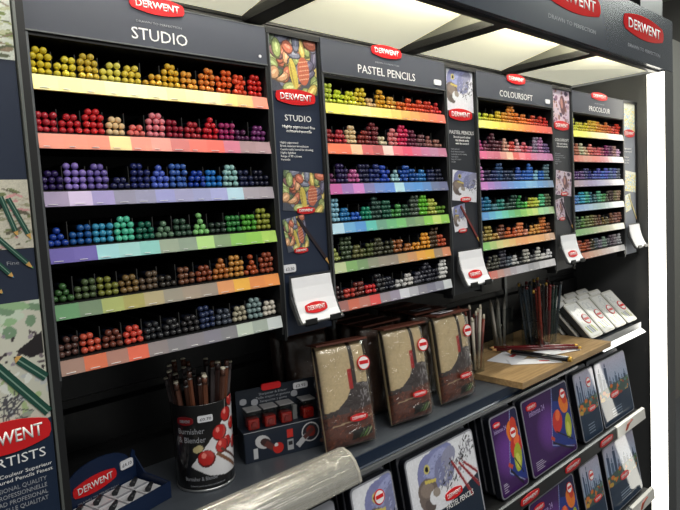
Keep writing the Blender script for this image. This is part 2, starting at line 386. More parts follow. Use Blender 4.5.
# assumed light strip, out of view, added to mirror in the shiny lids
assumed_strip = empty('light_strip', (3.00, -.935, .03), 0, 'assumed slim upright light strip out of view, added to mirror in the shiny lids', 'light strip')
b = MB(); b.box(-.004, .0, -.036, .036, .0, 1.72, STRIP); b.build('diffuser', assumed_strip)
b = MB(); b.box(.0005, .06, -.040, .040, -.03, 1.74, WR); b.build('assumed_housing', assumed_strip)
b = MB(); b.box(1.272, 1.284, .1995, .2045, 0.0, ZC - .1, GREYEDGE); struct('trim_1', b)
# ================================================================== PENCIL BAYS
BX = [(0.0, .320), (.4345, .7506), (.8664, 1.185), (1.2995, 1.6206)]
BZ = (0, .0024, 0, -.0015)
ZT = [z + ZO for z in (.3277, .2623, .1963, .1311, .0656, 0.0)]; HL = .01715
def ramp(stops, n=12, jit=0, seed=0):
    r = random.Random(seed); out = []
    for i in range(n):
        t = i / (n - 1) * (len(stops) - 1); k = min(int(t), len(stops) - 2); f = t - k
        out.append(tuple(max(8, min(250, int(stops[k][j] * (1 - f) + stops[k + 1][j] * f + r.uniform(-jit, jit)))) for j in range(3)))
    return out
PC = {0: [
 [(200,180,48),(214,196,66),(190,164,58),(212,202,92),(210,188,72),(206,160,56),(214,170,52),(218,150,62),(206,122,52),(216,96,44),(214,76,44),(196,46,40)],
 [(170,44,56),(176,40,48),(188,42,46),(216,184,140),(216,106,98),(226,124,132),(140,34,52),(160,44,54),(190,36,48),(150,44,96),(84,40,76),(112,52,106)],
 [(46,32,84),(138,118,190),(112,96,164),(36,38,78),(36,44,100),(78,100,190),(62,98,170),(28,64,160),(36,116,190),(150,194,190),(36,42,74),(26,28,48)],
 [(30,62,146),(30,84,146),(56,142,176),(84,188,156),(28,98,78),(90,120,96),(54,80,64),(128,188,116),(44,60,50),(52,124,62),(86,160,60),(146,152,62)],
 [(56,92,50),(76,92,60),(116,120,54),(120,96,58),(92,76,62),(52,48,42),(112,72,52),(130,66,44),(176,108,54),(188,134,64),(168,80,44),(148,74,50)],
 [(84,58,52),(190,82,62),(108,58,46),(200,74,60),(40,42,46),(44,44,46),(46,44,46),(42,52,84),(70,76,88),(164,158,136),(126,148,148),(204,198,186)]],
 1: [
 [(186,200,76),(196,210,56),(222,216,60),(226,190,60),(204,170,124),(220,160,50),(206,156,66),(214,110,44),(210,88,50),(210,80,46),(198,66,46),(188,48,46)],
 [(146,46,48),(176,56,66),(228,188,146),(136,56,50),(116,48,52),(232,200,166),(228,128,128),(206,56,96),(106,46,66),(116,76,78),(146,96,88),(150,110,98)],
 [(106,46,88),(56,46,90),(188,98,150),(46,46,78),(46,58,118),(46,78,178),(150,190,196),(46,88,170),(36,88,160),(46,118,180),(36,46,86),(32,36,58)],
 [(140,188,206),(46,118,170),(46,98,188),(36,138,108),(56,86,76),(46,98,78),(78,150,78),(46,78,58),(86,98,86),(108,190,56),(184,192,90),(108,150,56)],
 [(150,160,88),(76,90,66),(108,108,66),(88,98,56),(76,76,56),(66,66,48),(158,98,56),(170,110,58),(220,150,56),(228,160,56),(86,66,46),(188,88,58)],
 [(66,42,42),(188,68,58),(118,56,48),(208,56,58),(56,56,58),(46,48,58),(190,190,188),(200,198,194),(88,88,98),(58,58,68),(46,46,56),(220,220,216)]],
 2: [ramp([(196,216,66),(226,180,50),(230,140,50),(216,96,52),(190,52,50)], 12, 10, 1), [(180,70,130),(110,56,76),(88,46,58),(98,48,58),(220,168,148),(228,90,80),(228,168,168),(228,108,118),(218,128,158),(150,138,158),(180,128,168),(118,98,138)],
 [(200,130,190),(58,48,80),(48,58,110),(58,88,130),(46,58,88),(48,68,98),(48,88,170),(58,108,190),(58,118,200),(150,200,218),(58,118,198),(108,138,148)],
 [(48,108,160),(38,118,150),(88,138,150),(58,138,128),(58,88,78),(48,78,68),(58,148,78),(88,190,78),(188,188,68),(208,218,88),(88,190,138),(108,118,88)],
 [(148,128,78),(168,148,78),(188,148,78),(128,78,58),(208,108,58),(198,98,58),(228,138,88),(218,148,118),(228,168,88),(218,158,78),(208,128,68),(138,88,58)],
 [(208,68,58),(78,78,68),(88,88,78),(68,68,78),(88,98,108),(190,190,188),(58,58,58),(180,178,168),(118,118,118),(198,198,188),(220,218,214),(238,236,228)]],
 3: [ramp([(220,220,80),(230,200,60),(226,160,60),(220,110,56),(200,60,50)], 12, 12, 2), ramp([(150,56,60),(216,190,180),(220,110,90),(210,90,110),(110,56,80),(220,180,190)], 12, 20, 3),
 ramp([(110,66,120),(90,78,130),(60,90,180),(90,130,200),(110,130,150)], 12, 20, 4), ramp([(60,110,190),(90,180,180),(50,120,130),(130,180,140),(60,70,70),(150,140,110)], 12, 20, 5),
 ramp([(60,100,70),(120,150,80),(110,90,56),(130,100,70),(150,110,80)], 12, 14, 6), ramp([(160,60,50),(190,90,60),(60,60,62),(150,150,150),(80,80,82),(200,200,200)], 12, 14, 7)]}
LC = {0: [
 [(252,240,128),(250,236,120),(244,222,124),(252,240,140),(252,244,150),(252,240,140),(252,230,120),(252,226,130),(250,222,140),(248,206,120),(246,184,118),(236,140,118)],
 [(236,142,120),(236,140,116),(232,136,112),(250,216,150),(240,140,122),(240,150,138),(200,110,108),(226,110,98),(230,104,92),(200,116,140),(160,132,138),(166,138,146)],
 [(160,146,178),(208,192,226),(158,148,200),(142,140,164),(146,146,176),(150,152,204),(152,152,190),(150,154,196),(160,164,212),(176,208,226),(158,152,164),(154,148,158)],
 [(108,98,172),(112,102,176),(156,208,216),(158,206,206),(140,200,196),(152,166,148),(140,158,142),(176,216,138),(128,152,118),(134,190,96),(142,196,88),(166,204,100)],
 [(104,152,110),(116,138,112),(166,176,110),(166,160,98),(176,164,130),(152,146,134),(160,146,132),(152,140,130),(220,152,104),(232,176,76),(222,140,82),(228,146,80)],
 [(166,134,122),(216,116,84),(172,126,114),(226,108,84),(142,132,134),(130,128,134),(134,130,138),(132,130,144),(130,130,136),(188,200,188),(166,178,170),(204,212,214)]],
 1: [
 [(238,228,110),(240,230,110),(246,236,130),(250,236,150),(246,220,130),(244,210,120),(240,190,104),(236,170,96),(234,150,88),(230,132,80),(226,118,84),(220,110,92)],
 [(236,124,92),(236,118,92),(244,190,154),(206,104,108),(180,94,98),(240,206,198),(232,116,130),(222,86,116),(204,106,138),(190,118,156),(180,128,158),(184,118,146)],
 [(190,100,160),(156,118,180),(200,130,196),(130,126,176),(112,138,200),(100,140,212),(174,212,226),(102,150,210),(92,148,210),(100,140,196),(110,122,156),(108,112,146)],
 [(180,214,232),(112,170,214),(92,150,212),(100,190,180),(112,160,140),(112,180,132),(122,192,122),(120,152,120),(130,160,118),(142,202,98),(190,214,122),(146,198,96)],
 [(190,202,158),(130,172,110),(120,150,110),(140,144,126),(150,142,130),(150,140,130),(190,158,120),(204,152,110),(228,166,84),(226,172,70),(160,138,118),(212,142,108)],
 [(162,112,108),(202,110,90),(190,122,110),(222,90,88),(150,140,150),(158,150,170),(210,212,222),(182,182,192),(142,140,152),(130,130,148),(150,152,168),(216,222,226)]],
 2: [ramp([(238,238,120),(242,214,90),(238,176,76),(236,140,70),(228,104,76),(206,90,84)]), [(220,110,150),(206,118,140),(200,110,130),(214,150,140),(238,196,170),(222,108,104),(234,140,150),(224,108,128),(206,124,160),(196,130,170),(190,124,170),(180,116,156)],
 ramp([(196,130,196),(150,134,196),(120,146,206),(104,160,220),(140,190,224),(104,150,206),(130,150,180)]), ramp([(96,150,206),(110,192,212),(112,200,176),(108,178,112),(150,206,110),(204,222,126),(120,196,140),(140,170,120)]),
 ramp([(140,196,120),(206,206,140),(226,196,130),(232,160,110),(236,180,120),(226,170,116),(180,140,110)]), ramp([(222,104,96),(196,150,140),(168,160,170),(190,192,200),(150,150,156),(206,206,210),(226,226,230)])],
 3: [ramp([(236,236,100),(240,228,120),(246,236,170),(244,214,170),(240,220,206),(236,232,228)]), ramp([(206,120,106),(214,160,146),(226,130,120),(214,140,156),(226,200,206),(236,226,228)]),  # PROCOLOUR swatches whiten to the right: strip glare painted into the colours
 ramp([(170,150,160),(160,146,186),(170,170,206),(180,176,196),(206,206,220)]), ramp([(130,160,206),(160,190,216),(150,180,180),(206,220,226),(226,230,226)]),
 ramp([(120,170,110),(150,180,130),(190,192,160),(206,200,180),(216,214,200)]), ramp([(206,116,92),(206,170,150),(206,190,190),(226,226,228)])]}
for bi_ in PC:                    # the lacquer is a little brighter than it looks in the trays' shade
    PC[bi_] = [[tuple(min(245, int(v * (1.16 if t_ < 2 else 1.08))) for v in c) for c in row] for t_, row in enumerate(PC[bi_])]
ROWS0 = [[4,3,4,3,3,2,4,3,4,4,4,4],[3,3,4,3,2,4,3,3,4,3,2,3],[3,4,4,2,4,4,4,3,3,4,3,3],[3,3,3,4,3,3,3,4,2,3,3,4],[3,3,3,3,3,2,3,3,4,4,4,4],[3,3,3,3,3,3,3,4,3,3,4,3]]
TITLE = ['STUDIO', 'PASTEL PENCILS', 'COLOURSOFT', 'PROCOLOUR']
ORD = ['first', 'second', 'third', 'fourth', 'fifth', 'sixth', 'seventh', 'eighth', 'ninth', 'tenth', 'eleventh', 'twelfth']
TRN = ['top', 'second', 'third', 'fourth', 'fifth', 'lowest']
PR = .0040; PL = .172
pens = []
for bi, (x0, x1) in enumerate(BX):
    W = x1 - x0; p = W / 12
    lab = ['leftmost and nearest six-tier pencil display bay, headed STUDIO', 'six-tier pencil display bay headed PASTEL PENCILS, second from the left', 'six-tier pencil display bay headed COLOURSOFT, third from the left', 'rightmost six-tier pencil display bay, headed PROCOLOUR, beside the end wall'][bi]
    root = empty('pencil_display', (x0, 0, ZO), 0, lab, 'display')
    for xx in (-.0035, W):
        b = MB(); b.box(xx, xx + .0035, .0, .198, -.03, .428, BLACK); b.box(xx, xx + .0035, -.0012, .0, -.022, .378, GREYEDGE if xx < 0 else BLACK); b.build('side_panel', root)
    b = MB(); b.box(0, W, .190, .198, -.03, .428, TRAYB); b.build('back_panel', root)
    b = MB(); b.box(0, W, .0, .190, .370, .375, TRAYB); b.build('top_panel', root)
    b = MB(); b.box(-.0035, W + .0035, -.0015, .003, .3755, .4285, HEADER); b.box(-.0035, W + .0035, -.003, .003, .374, .3758, GREYEDGE); b.box(-.0035, W + .0035, -.002, .005, .4285, .4298, GREYEDGE); hd = b.build('header', root, (0, 0, BZ[bi]))
    cx = (.160, .156, .158, .164)[bi]; wl = .078 if bi else .074
    badge1(hd, cx - .004, -.0016, .4265 if bi else .4280, wl if bi < 3 else .10, .022)
    text('title', TITLE[bi], hd, cx - .003, -.0016, .3835, (.076, .150, .142, .135)[bi], .0135 if bi else .0145, WHITE)
    text('slogan', 'DRAWN TO PERFECTION', hd, cx - .003, -.0016, .4045, .062, .0026, GREYP)
    if bi in (1, 2):
        b = MB(); b.prism(rrect(W - .032, W - .010, .383, .393, .003), -.003, -.0015, PAPER); b.build('price_tag', hd); 
    if bi == 0: b = MB(); b.prism(rrect(W - .011, W - .007, .384, .388, .0015), -.003, -.0015, PAPER); b.build('screw_cap', hd)
    for s in range(6):
        z = ZT[s] - ZO + BZ[bi]
        b = MB(); b.box(.0, W, .004, .190, z - .006, z + .0014, TRAYB); tr = b.build('tray', root)
        # swatch strip: twelve colours on the tray's lip, split at the bins
        me = bpy.data.meshes.new('swatch_strip'); V = []; F = []; cols = []
        for k in range(12):
            a, c = k * p, (k + 1) * p; n = len(V)
            V += [(a, -.0028, z - HL), (c, -.0028, z - HL), (c, .0004, z), (a, .0004, z), (a, .003, z - HL), (c, .003, z - HL), (c, .003, z), (a, .003, z)]
            F += [(n, n + 1, n + 2, n + 3), (n + 3, n + 2, n + 6, n + 7), (n + 7, n + 6, n + 5, n + 4), (n + 4, n + 5, n + 1, n)]; cols += [LC[bi][s][k]] * 8
            if k == 0: F.append((n, n + 3, n + 7, n + 4))
            if k == 11: F.append((n + 1, n + 5, n + 6, n + 2))
        me.from_pydata(V, [], F); ca = me.color_attributes.new('Col', 'FLOAT_COLOR', 'POINT')
        for i, c in enumerate(cols): ca.data[i].color = (*lin(c), 1)
        me.materials.append(LIPM); link('swatch_strip', me, tr)
        # small print along the strip's lower edge
        b = MB(); rr = random.Random(s * 7 + bi)
        for k in range(12):
            a = k * p + .003 + rr.random() * .004; b.box(a, a + rr.uniform(.006, .012), -.0034, -.0024, z - HL + .0022, z - HL + .0028, WHITE)
        b.build('small_print', tr)
        for k in range(1, 12):
            b = MB(); b.box(k * p - .0004, k * p + .0004, .0165, .188, z + .0015, z + (.030 if bi == 0 else .026), TRAYB); b.box(k * p - .0004, k * p + .0004, .0150, .0165, z + .0015, z + .0305, mat('smoked_divider_edge', (62, 62, 60), .3)); b.build('divider', tr)
        rr = random.Random(100 + s * 13 + bi)
        for k in range(12):
            rows = ROWS0[s][k] if bi == 0 else rr.choice((2, 3, 3, 3, 4, 4, 5) if bi < 3 else (3, 3, 4, 4, 4))
            if bi == 2 and s == 0 and k < 2: rows = 2
            cx = (k + .5) * p; pit = .00835; zz = PR + .0018; slots = [-1, 0, 1]; zprev = 0
            for q in range(rows):
                for X_ in slots:
                    X = x0 + cx + X_ * pit; Z = ZT[s] + BZ[bi] + zz
                    pens.append((X, .0045 + rr.uniform(0, .005), Z, bi, s, k, q, {-1: 0, -.5: 0, 0: 1, .5: 2, 1: 2}[X_], PC[bi][s][k]))
                # the next row lies straight on top, or in the dips of this one
                if len(slots) == 3:
                    if rr.random() < .85 and q < rows - 2 or rr.random() < .5: slots = slots if q < rows - 2 else rr.choice(([-1, 0], [0, 1], [-1, 0, 1])); zz += .00815
                    else: slots = [-.5, .5]; zz += .0072
                elif len(slots) == 2 and .5 in slots:
                    slots = rr.choice(([0], [-1, 0, 1] if q < rows - 2 else [0])); zz += .0073
                else: zz += .00815
def pen_geo(seg, rings):
    V = []; F = []
    prof = [(PR * .93, PL), (PR * .93, .0070), (PR, .0062)] if seg > 8 else [(PR * .93, PL), (PR * .93, .0064), (PR, .0056)]
    for a in rings: prof.append((PR * math.cos(a), .0040 - PR * math.sin(a)))
    for r, y in prof:
        for k in range(seg): V.append((r * math.cos(2 * PI * (k + .5) / seg), y, r * math.sin(2 * PI * (k + .5) / seg)))
    n = len(prof)
    for i in range(n - 1):
        for k in range(seg): F.append((i * seg + k, (i + 1) * seg + k, (i + 1) * seg + (k + 1) % seg, i * seg + (k + 1) % seg))
    V.append((0, .0040 - PR, 0)); t = len(V) - 1
    for k in range(seg): F.append(((n - 1) * seg + k, t, (n - 1) * seg + (k + 1) % seg))
    F.append(tuple(range(seg)))
    return V, F, n * seg
pens.sort(key=lambda q: (Vector(q[:3]) - CAM).length)
CN = {}
def colname(c):
    r, g, b_ = c; mx, mn = max(c), min(c)
    import colorsys
    h, l, s_ = colorsys.rgb_to_hls(r / 255, g / 255, b_ / 255); h *= 360
    if mx - mn < 22: return 'near-black' if mx < 75 else ('grey' if mx < 140 else 'off-white')
    dark = 'dark ' if mx < 105 else ('pale ' if mn > 118 else '')
    if h < 14 or h > 340: nm = 'red' if mx > 130 else 'maroon'
    elif h < 38: nm = 'orange' if mx > 190 and mn < 110 else 'brown'
    elif h < 50: nm = 'ochre'
    elif h < 75: nm = 'yellow' if mx > 165 else 'olive'
    elif h < 150: nm = 'green'
    elif h < 195: nm = 'turquoise'
    elif h < 245: nm = 'blue'
    elif h < 290: nm = 'violet'
    else: nm = 'magenta'
    return (dark + nm) if nm not in ('maroon',) else nm
V, F, _ = pen_geo(12, (.35, .75, 1.15)); cache = {}
for (X, Y, Z, bi, s, k, q, si, col) in pens[:300]:
    key = (bi, s, k)
    if key not in cache:
        me = bpy.data.meshes.new('coloured_pencil'); me.from_pydata(V, [], F); ca = me.color_attributes.new('Col', 'FLOAT_COLOR', 'POINT')
        body = lin((28, 34, 52)); e = lin(col)
        for i in range(len(V)): ca.data[i].color = (*(body if i < 24 else e), 1)
        for pl in me.polygons: pl.use_smooth = True
        me.materials.append(ENDS); cache[key] = me
    o = link('coloured_pencil', cache[key], None, (X, Y, Z))
    rown = ['bottom row', 'second row up', 'third row up', 'fourth row up'][q]
    tag(o, '%s pencil, %s, %s; %s bin, %s tray, STUDIO bay' % (colname(col), rown, ('left', 'middle', 'right')[si], ORD[k], TRN[s]), 'pencil', 'pencils in the %s bin of the %s tray' % (ORD[k], TRN[s]))
V8, F8, _ = pen_geo(8, (.45, 1.0)); rest = pens[300:]; nV = len(V8)
VV = np.array(V8); allV = np.concatenate([VV + np.array(q[:3]) for q in rest]); allF = []; flat = []
for i in range(len(rest)): allF += [tuple(v + i * nV for v in f) for f in F8]
me = bpy.data.meshes.new('coloured_pencils'); me.from_pydata(allV.tolist(), [], allF)
ca = me.color_attributes.new('Col', 'FLOAT_COLOR', 'POINT')
bodyc = np.array([*lin((28, 34, 52)), 1.0])
def pcol(q):
    c = np.tile(np.array([*lin(q[8]), 1.0]), (nV, 1)); c[:16] = bodyc; return c
cc = np.concatenate([pcol(q) for q in rest]).astype(np.float32); ca.data.foreach_set('color', cc.ravel())
me.polygons.foreach_set('use_smooth', [True] * len(me.polygons)); me.materials.append(ENDS)
o = link('coloured_pencils', me); tag(o, 'rest of the coloured pencils stacked in bins across all four bays, dipped ends forward', 'pencils', None, 'stuff')
# ================================================================== BANNERS BETWEEN THE BAYS
def banner(i, x0, x1, label):
    W = x1 - x0; r = empty('banner', (x0, .004, ZO + (.001 if i in (1, 2) else 0)), 0, label, 'banner')
    base = (NAVY, CHAR, CHAR, mat('glare_washed_board', (150, 155, 165), .12, coat=.6))[i]  # fourth board made pale: the light strip's glare is painted into its colour
    b = MB(); b.box(.0045, W - .0045, 0, .006, -.035, .430, base); b.build('board', r)
    b = MB(); b.box(0.0, .0045, -.004, .02, -.04, .431, BLACK); b.box(W - .0045, W, -.004, .02, -.04, .431, BLACK); b.box(0, W, -.005, .02, .423, .431, BLACK); b.box(.004, .006, -.0045, 0, -.035, .424, GREYEDGE); b.build('frame', r)
    pw = W - .014; 
    P = [pic_veg(1.15, 90), pic_parrot(1.05, 70, False), pic_portrait(1.05, 60), pic_landscape(1.05, 50, 6, (235, 235, 220), ((235, 220, 120), (170, 200, 225), (240, 235, 210), (190, 215, 200)))][i]  # fourth picture in washed-out tones, glare painted in
    link('picture', P.mesh('picture', pw, .083, PRINT), r, (.0075, -.0008, .340))
    badge2(r, W * .50, -.001, .3335, W * .74, .024)
    if i == 3:
        text('small_print', 'Highly pigmented\nprofessional pencil\n\n72 colours\nSharp point\nRich colour', r, .014, -.0003, .285, None, .0055, WHITE, 'LEFT')
    else:
        text('title', TITLE[i], r, W * .53, -.0003, (.297, .294, .294)[i], W * (.50, .78, .7)[i], .0092 if i == 0 else .007, WHITE)
        text('subtitle', 'Highly pigmented fine\ncoloured pencils' if i == 0 else ('Smooth pastel colour\nthat blends easily\nwith fine control' if i == 1 else 'Soft and velvety\ncoloured pencils'), r, W * .53, -.0003, .286, W * (.62 if i == 0 else .55), .0042, WHITE, bold=.01)
        text('small_print', 'Highly pigmented\nBreak resistant formulation\nComfortable barrel for drawing\nHighly lightfast\nRange of 72 colours\nVersatile', r, W * .16, -.0003, .262, W * (.62, .5, .5)[i], .0033, GREYP if i else WHITE, 'LEFT')
    P = [pic_veg(1.3, 60), pic_parrot(.95, 60, False), pic_portrait(1.1, 50), pic_landscape(1.1, 50, 8, (235, 235, 220), ((235, 220, 120), (170, 200, 225), (240, 235, 210)))]  # last one bleached likewise, glare put into its colours
    a1 = math.radians(-7)
    # printed picture of the tin, of the smaller tin and of a pencil lying across them
    o = link('tin_picture', P[i].mesh('tin_picture', W * .80, .062, PRINT), r, (W * .13, -.0010, .160), (0, math.radians(5), 0)); 
    if i < 3: badge2(r, W * .56, -.0014, .158 if i == 0 else .160, W * .34, .011)
    o = link('tin_picture', P[i].mesh('tin_picture', W * .42, .052, PRINT), r, (W * .18, -.0010, .094), (0, math.radians(-9), 0))
    if i < 3: badge2(r, W * .42, -.0014, .096, W * .26, .009)
    b = MB(); colr = [(46, 36, 40), (120, 50, 48), (60, 46, 60), (200, 190, 140)][i]; pm = mat('printed_pencil_%d' % i, colr, .35)
    b.prism([(W * .36, .146), (W * .40, .149), (W * .92, .080), (W * .88, .077)], -.0024, -.0014, pm)
    b.prism([(W * .88, .077), (W * .92, .080), (W * .96, .068)], -.0024, -.0014, mat('printed_wood', (205, 160, 90), .4)); b.build('pencil_picture', r)
    if i == 0:
        b = MB(); b.prism(rrect(.006, .030, .064, .076, .003), -.004, -.0012, PAPER); pt = b.build('price_tag', r); text('tag_lettering', '£3.50', pt, .018, -.0042, .067, .016, .005, mat('dark_ink', (60, 62, 70), .5))
    # leaflet holder: pocket leaning out at the foot of the banner
    lh = empty('leaflet_holder', (x0 + W * .5, -.006, ZO - .013), 0, ['white DERWENT leaflets in a holder below the STUDIO banner, nearest', 'white DERWENT leaflets in a holder below the parrot banner', 'white DERWENT leaflets in a holder below the purple portrait banner', 'white leaflets in a holder at the foot of the glare-washed banner by the end wall'][i], 'leaflet holder', 'leaflet holders at the feet of the banners')
    h = .072; w2 = W * .38; zt2 = .004
    # the pack is bent: upright at the top and leaning out towards the foot
    b = MB(); b.prism([(-.002, h), (-.0015, h), (-.0035, .04), (-.0205, .006), (-.026, .0), (-.026, -.002), (-.018, -.002), (.0, .03)], -w2 - .004, w2 + .004, mat('dark_grey_holder', (52, 54, 58), .4), 'x'); b.build('holder_back', lh)
    prof = [(-.0026, h - .004), (-.0050, .052), (-.0100, .032), (-.0170, .014), (-.0250, .001)]
    b = MB(); b.prism([(y, z) for y, z in prof] + [(y + .003, z + .001) for y, z in prof[::-1]], -w2, w2, PAPER, 'x'); pk = b.build('leaflet', lh)
    if i < 3:
        o, t = badge(None, 0, 0, 0, w2 * 1.1, .018); join(o, t); o.parent = pk; ang = math.atan2(.0305 - .0125, .031)
        o.location = (-w2 * .12, -.0156, .0200); o.rotation_euler = (-math.atan2(.0070, .018), 0, 0)
    for q in (-.9, .35): b = MB(); b.box(w2 * q, w2 * (q + .55), -.0285, -.026, -.004, .006, BLACK); b.box(w2 * q, w2 * (q + .55), -.0285, -.018, -.004, -.0022, BLACK); b.build('clip', lh)
    return r
banner(0, .3248, .4300, 'tall navy banner lettered STUDIO with a picture of vegetables, nearest of the banners')
banner(1, .7548, .8620, 'tall charcoal banner with a blue-grey parrot head at its top')
banner(2, 1.1892, 1.2955, 'tall charcoal banner with a purple and brown portrait at its top')
banner(3, 1.6250, 1.7290, 'shiny banner washed pale by painted glare at the far right beside the end wall')
# ================================================================== LEFT POSTER AND POST
fp = empty('frame_post', (-.0155, 0, 0), 0, 'dark metal upright between the left poster and the STUDIO bay', 'post')
b = MB(); b.box(.0, .0028, -.010, .20, .0, ZO + .45, mat('grey_metal_post', (104, 108, 106), .4, .5)); b.box(.0028, .0115, -.007, .20, .0, ZO + .45, BLACK); b.build('upright', fp)
po = empty('poster', (-.30, -.006, ZO), 0, 'tall navy poster at the left with landscapes, green pencils and the words DERWENT ARTISTS', 'poster')
PW = .283
b = MB(); b.box(0, PW, 0, .008, -.40, .43, NAVY); b.build('board', po)
link('top_picture', pic_landscape(.283 / .10, 80, 1).mesh('top_picture', PW, .10, PRINT), po, (0, -.0008, .338))
p = pic_landscape(.283 / .075, 70, 2, (200, 196, 180), ((150, 150, 120), (110, 120, 80), (180, 170, 150), (95, 90, 75), (205, 150, 150)))
p.ell(p.asp - .55, .62, .22, .10, (40, 38, 40), 10); link('middle_picture', p.mesh('middle_picture', PW, .075, PRINT), po, (0, -.0008, .135), (0, 0, 0))
p = Paint(.283 / .143, (205, 205, 190), 110); r_ = random.Random(12)
for k in range(70): p.ell(r_.random() * p.asp, r_.uniform(.75, 1), r_.uniform(.03, .12), r_.uniform(.015, .05), r_.choice([(150, 185, 140), (200, 215, 195), (120, 150, 120), (215, 215, 205)]), r_.uniform(-20, 20))
for k in range(260): p.ell(r_.random() * p.asp, r_.uniform(.45, .78), r_.uniform(.006, .03), r_.uniform(.006, .016), r_.choice([(60, 50, 55), (120, 110, 115), (200, 198, 200), (150, 140, 150), (85, 75, 80)]), r_.random() * 180)
for k in range(80): p.ell(r_.random() * p.asp, r_.uniform(.0, .45), r_.uniform(.01, .07), r_.uniform(.01, .03), r_.choice([(170, 190, 140), (225, 228, 220), (190, 195, 195), (150, 165, 150)]), r_.random() * 180)
for k in range(26): p.line((p.asp - .3 + r_.uniform(-.1, .06), r_.uniform(.02, .3)), (p.asp - .2 + r_.uniform(-.12, .1), r_.uniform(.1, .34)), .008, (80, 80, 86))
p.poly([(p.asp, .75), (p.asp - .2, .62), (p.asp - .1, .55), (p.asp, .58)], (36, 32, 34))
link('lower_picture', p.mesh('lower_picture', PW, .143, PRINT), po, (0, -.0008, -.066))
def flat_pencil(x0, z0, x1, z1, w_, body, lead, parent, name='pencil_picture', y=-.0022, d=.0012):
    L = math.hypot(x1 - x0, z1 - z0); ux, uz = (x1 - x0) / L, (z1 - z0) / L; nx, nz = -uz * w_ / 2, ux * w_ / 2
    q = lambda t, s_: (x0 + ux * t * L + nx * s_, z0 + uz * t * L + nz * s_)
    b = MB(); b.prism([q(0, 1), q(.86, 1), q(.86, -1), q(0, -1)], y, y + d, body); b.prism([q(0, .25), q(.86, .25), q(.86, -.05), q(0, -.05)], y - .0003, y, mat('pale_pencil_stripe', (120, 150, 135), .4))
    b.prism([q(.86, 1), q(.96, .3), q(.96, -.3), q(.86, -1)], y, y + d, mat('printed_wood', (205, 160, 90), .4)); b.prism([q(.96, .3), q(1, 0), q(.96, -.3)], y, y + d, lead); return b.build(name, parent)
GP = mat('printed_dark_green', (30, 74, 62), .35)
for (a, c, e, f, l) in ((.255, .192, .268, .148, (205, 205, 210)), (.262, .190, .281, .144, (230, 225, 90)), (.240, .158, .280, .112, (110, 180, 120)), (.232, .138, .260, .104, (80, 150, 190)), (.225, .115, .248, .088, (70, 120, 110))):
    flat_pencil(a, c, e, f, .0050, GP, mat('printed_lead_%d' % l[2], l, .4), po)
flat_pencil(.281, -.052, .226, .022, .010, GP, mat('printed_lead_dark', (60, 50, 45), .4), po); flat_pencil(.282, -.012, .252, .018, .0095, GP, mat('printed_lead_dark', (60, 50, 45), .4), po)
o, t = badge(None, 0, 0, 0, .090, .036); join(o, t); o.parent = po; o.location = (.236, -.0030, -.068)
b = MB(); b.prism([(PW, -.058), (PW, -.41), (0, -.41), (0, -.105), (.12, -.092), (.2, -.074)], -.0018, -.0009, mat('navy_print', (26, 40, 62), .35)); b.build('navy_foot', po)
text('title', 'ARTISTS', po, .243, -.0020, -.100, .062, .0105, WHITE)
text('small_print', 'Crayons de Couleur Superieur\nColoured Pencils Finest', po, .279, -.0020, -.112, .088, .0040, WHITE, 'RIGHT')
text('small_print', 'PROFESSIONAL QUALITY\nQUALITE PROFESSIONNELLE\nQUALIDAD PROFESIONAL\nPROFESSIONELLE QUALITAT', po, .272, -.0020, -.128, .078, .0048, GREYP, 'RIGHT')
text('small_print', 'Fine', po, .267, -.0003, .118, .012, .004, GREYP, 'RIGHT'); text('small_print', 'pigment', po, .235, -.0003, .262, .03, .004, WHITE)
# ================================================================== PRODUCT SHELF
ZS = ZO - .250
sh = empty('product_shelf', (0, 0, ZS), 0, 'long dark metal shelf below the pencil bays with a navy front edge', 'shelf')
b = MB(); b.box(0, 1.645, -.035, .204, -.006, 0, mat('dark_shelf_paint', (72, 77, 84), .35)); b.build('shelf_board', sh)
b = MB(); b.prism([(-.036, .0), (-.0355, .0), (-.0355, -.018), (-.040, -.022), (-.041, -.021), (-.0365, -.017)], .39, 1.20, mat('navy_edge_strip', (24, 38, 58), .35), 'x'); b.box(.39, 1.20, -.0385, -.0355, -.018, .0, MATS['navy_edge_strip']); b.build('front_strip', sh)
b = MB(); b.box(.39, 1.20, -.046, -.0355, -.029, -.0225, SILVER); b.build('metal_rail', sh)
b = MB(); b.prism([(-.037, .010), (-.0355, .010), (-.0355, -.010), (-.050, -.020), (-.051, -.0185), (-.037, -.008)], 1.343, 1.642, SILVER, 'x'); b.build('silver_lip', sh)
b = MB(); b.box(0, .385, -.039, -.0355, -.022, .002, MATS['dark_shelf_paint']); b.build('front_strip', sh)
# milky acrylic cover rolled over the front of the shelf at the left
ac = empty('acrylic_cover', (.02, -.040, ZS), 0, 'curved milky clear acrylic cover along the shelf front below the small red display box', 'cover')
prof = [(.022, .014), (.016, .022), (.004, .026), (-.012, .022), (-.024, .012), (-.032, -.002), (-.036, -.018)]
b = MB(); inn = [(y + .002, z - .003) for y, z in prof]; b.prism(prof + inn[::-1], 0, .375, FROST, 'x'); b.build('curved_sheet', ac)
b = MB(); b.prism(prof[1:] + inn[:0:-1], .375, .380, mat('milky_edge', (190, 186, 176), .3, trans=.3), 'x'); b.build('end_edge', ac)
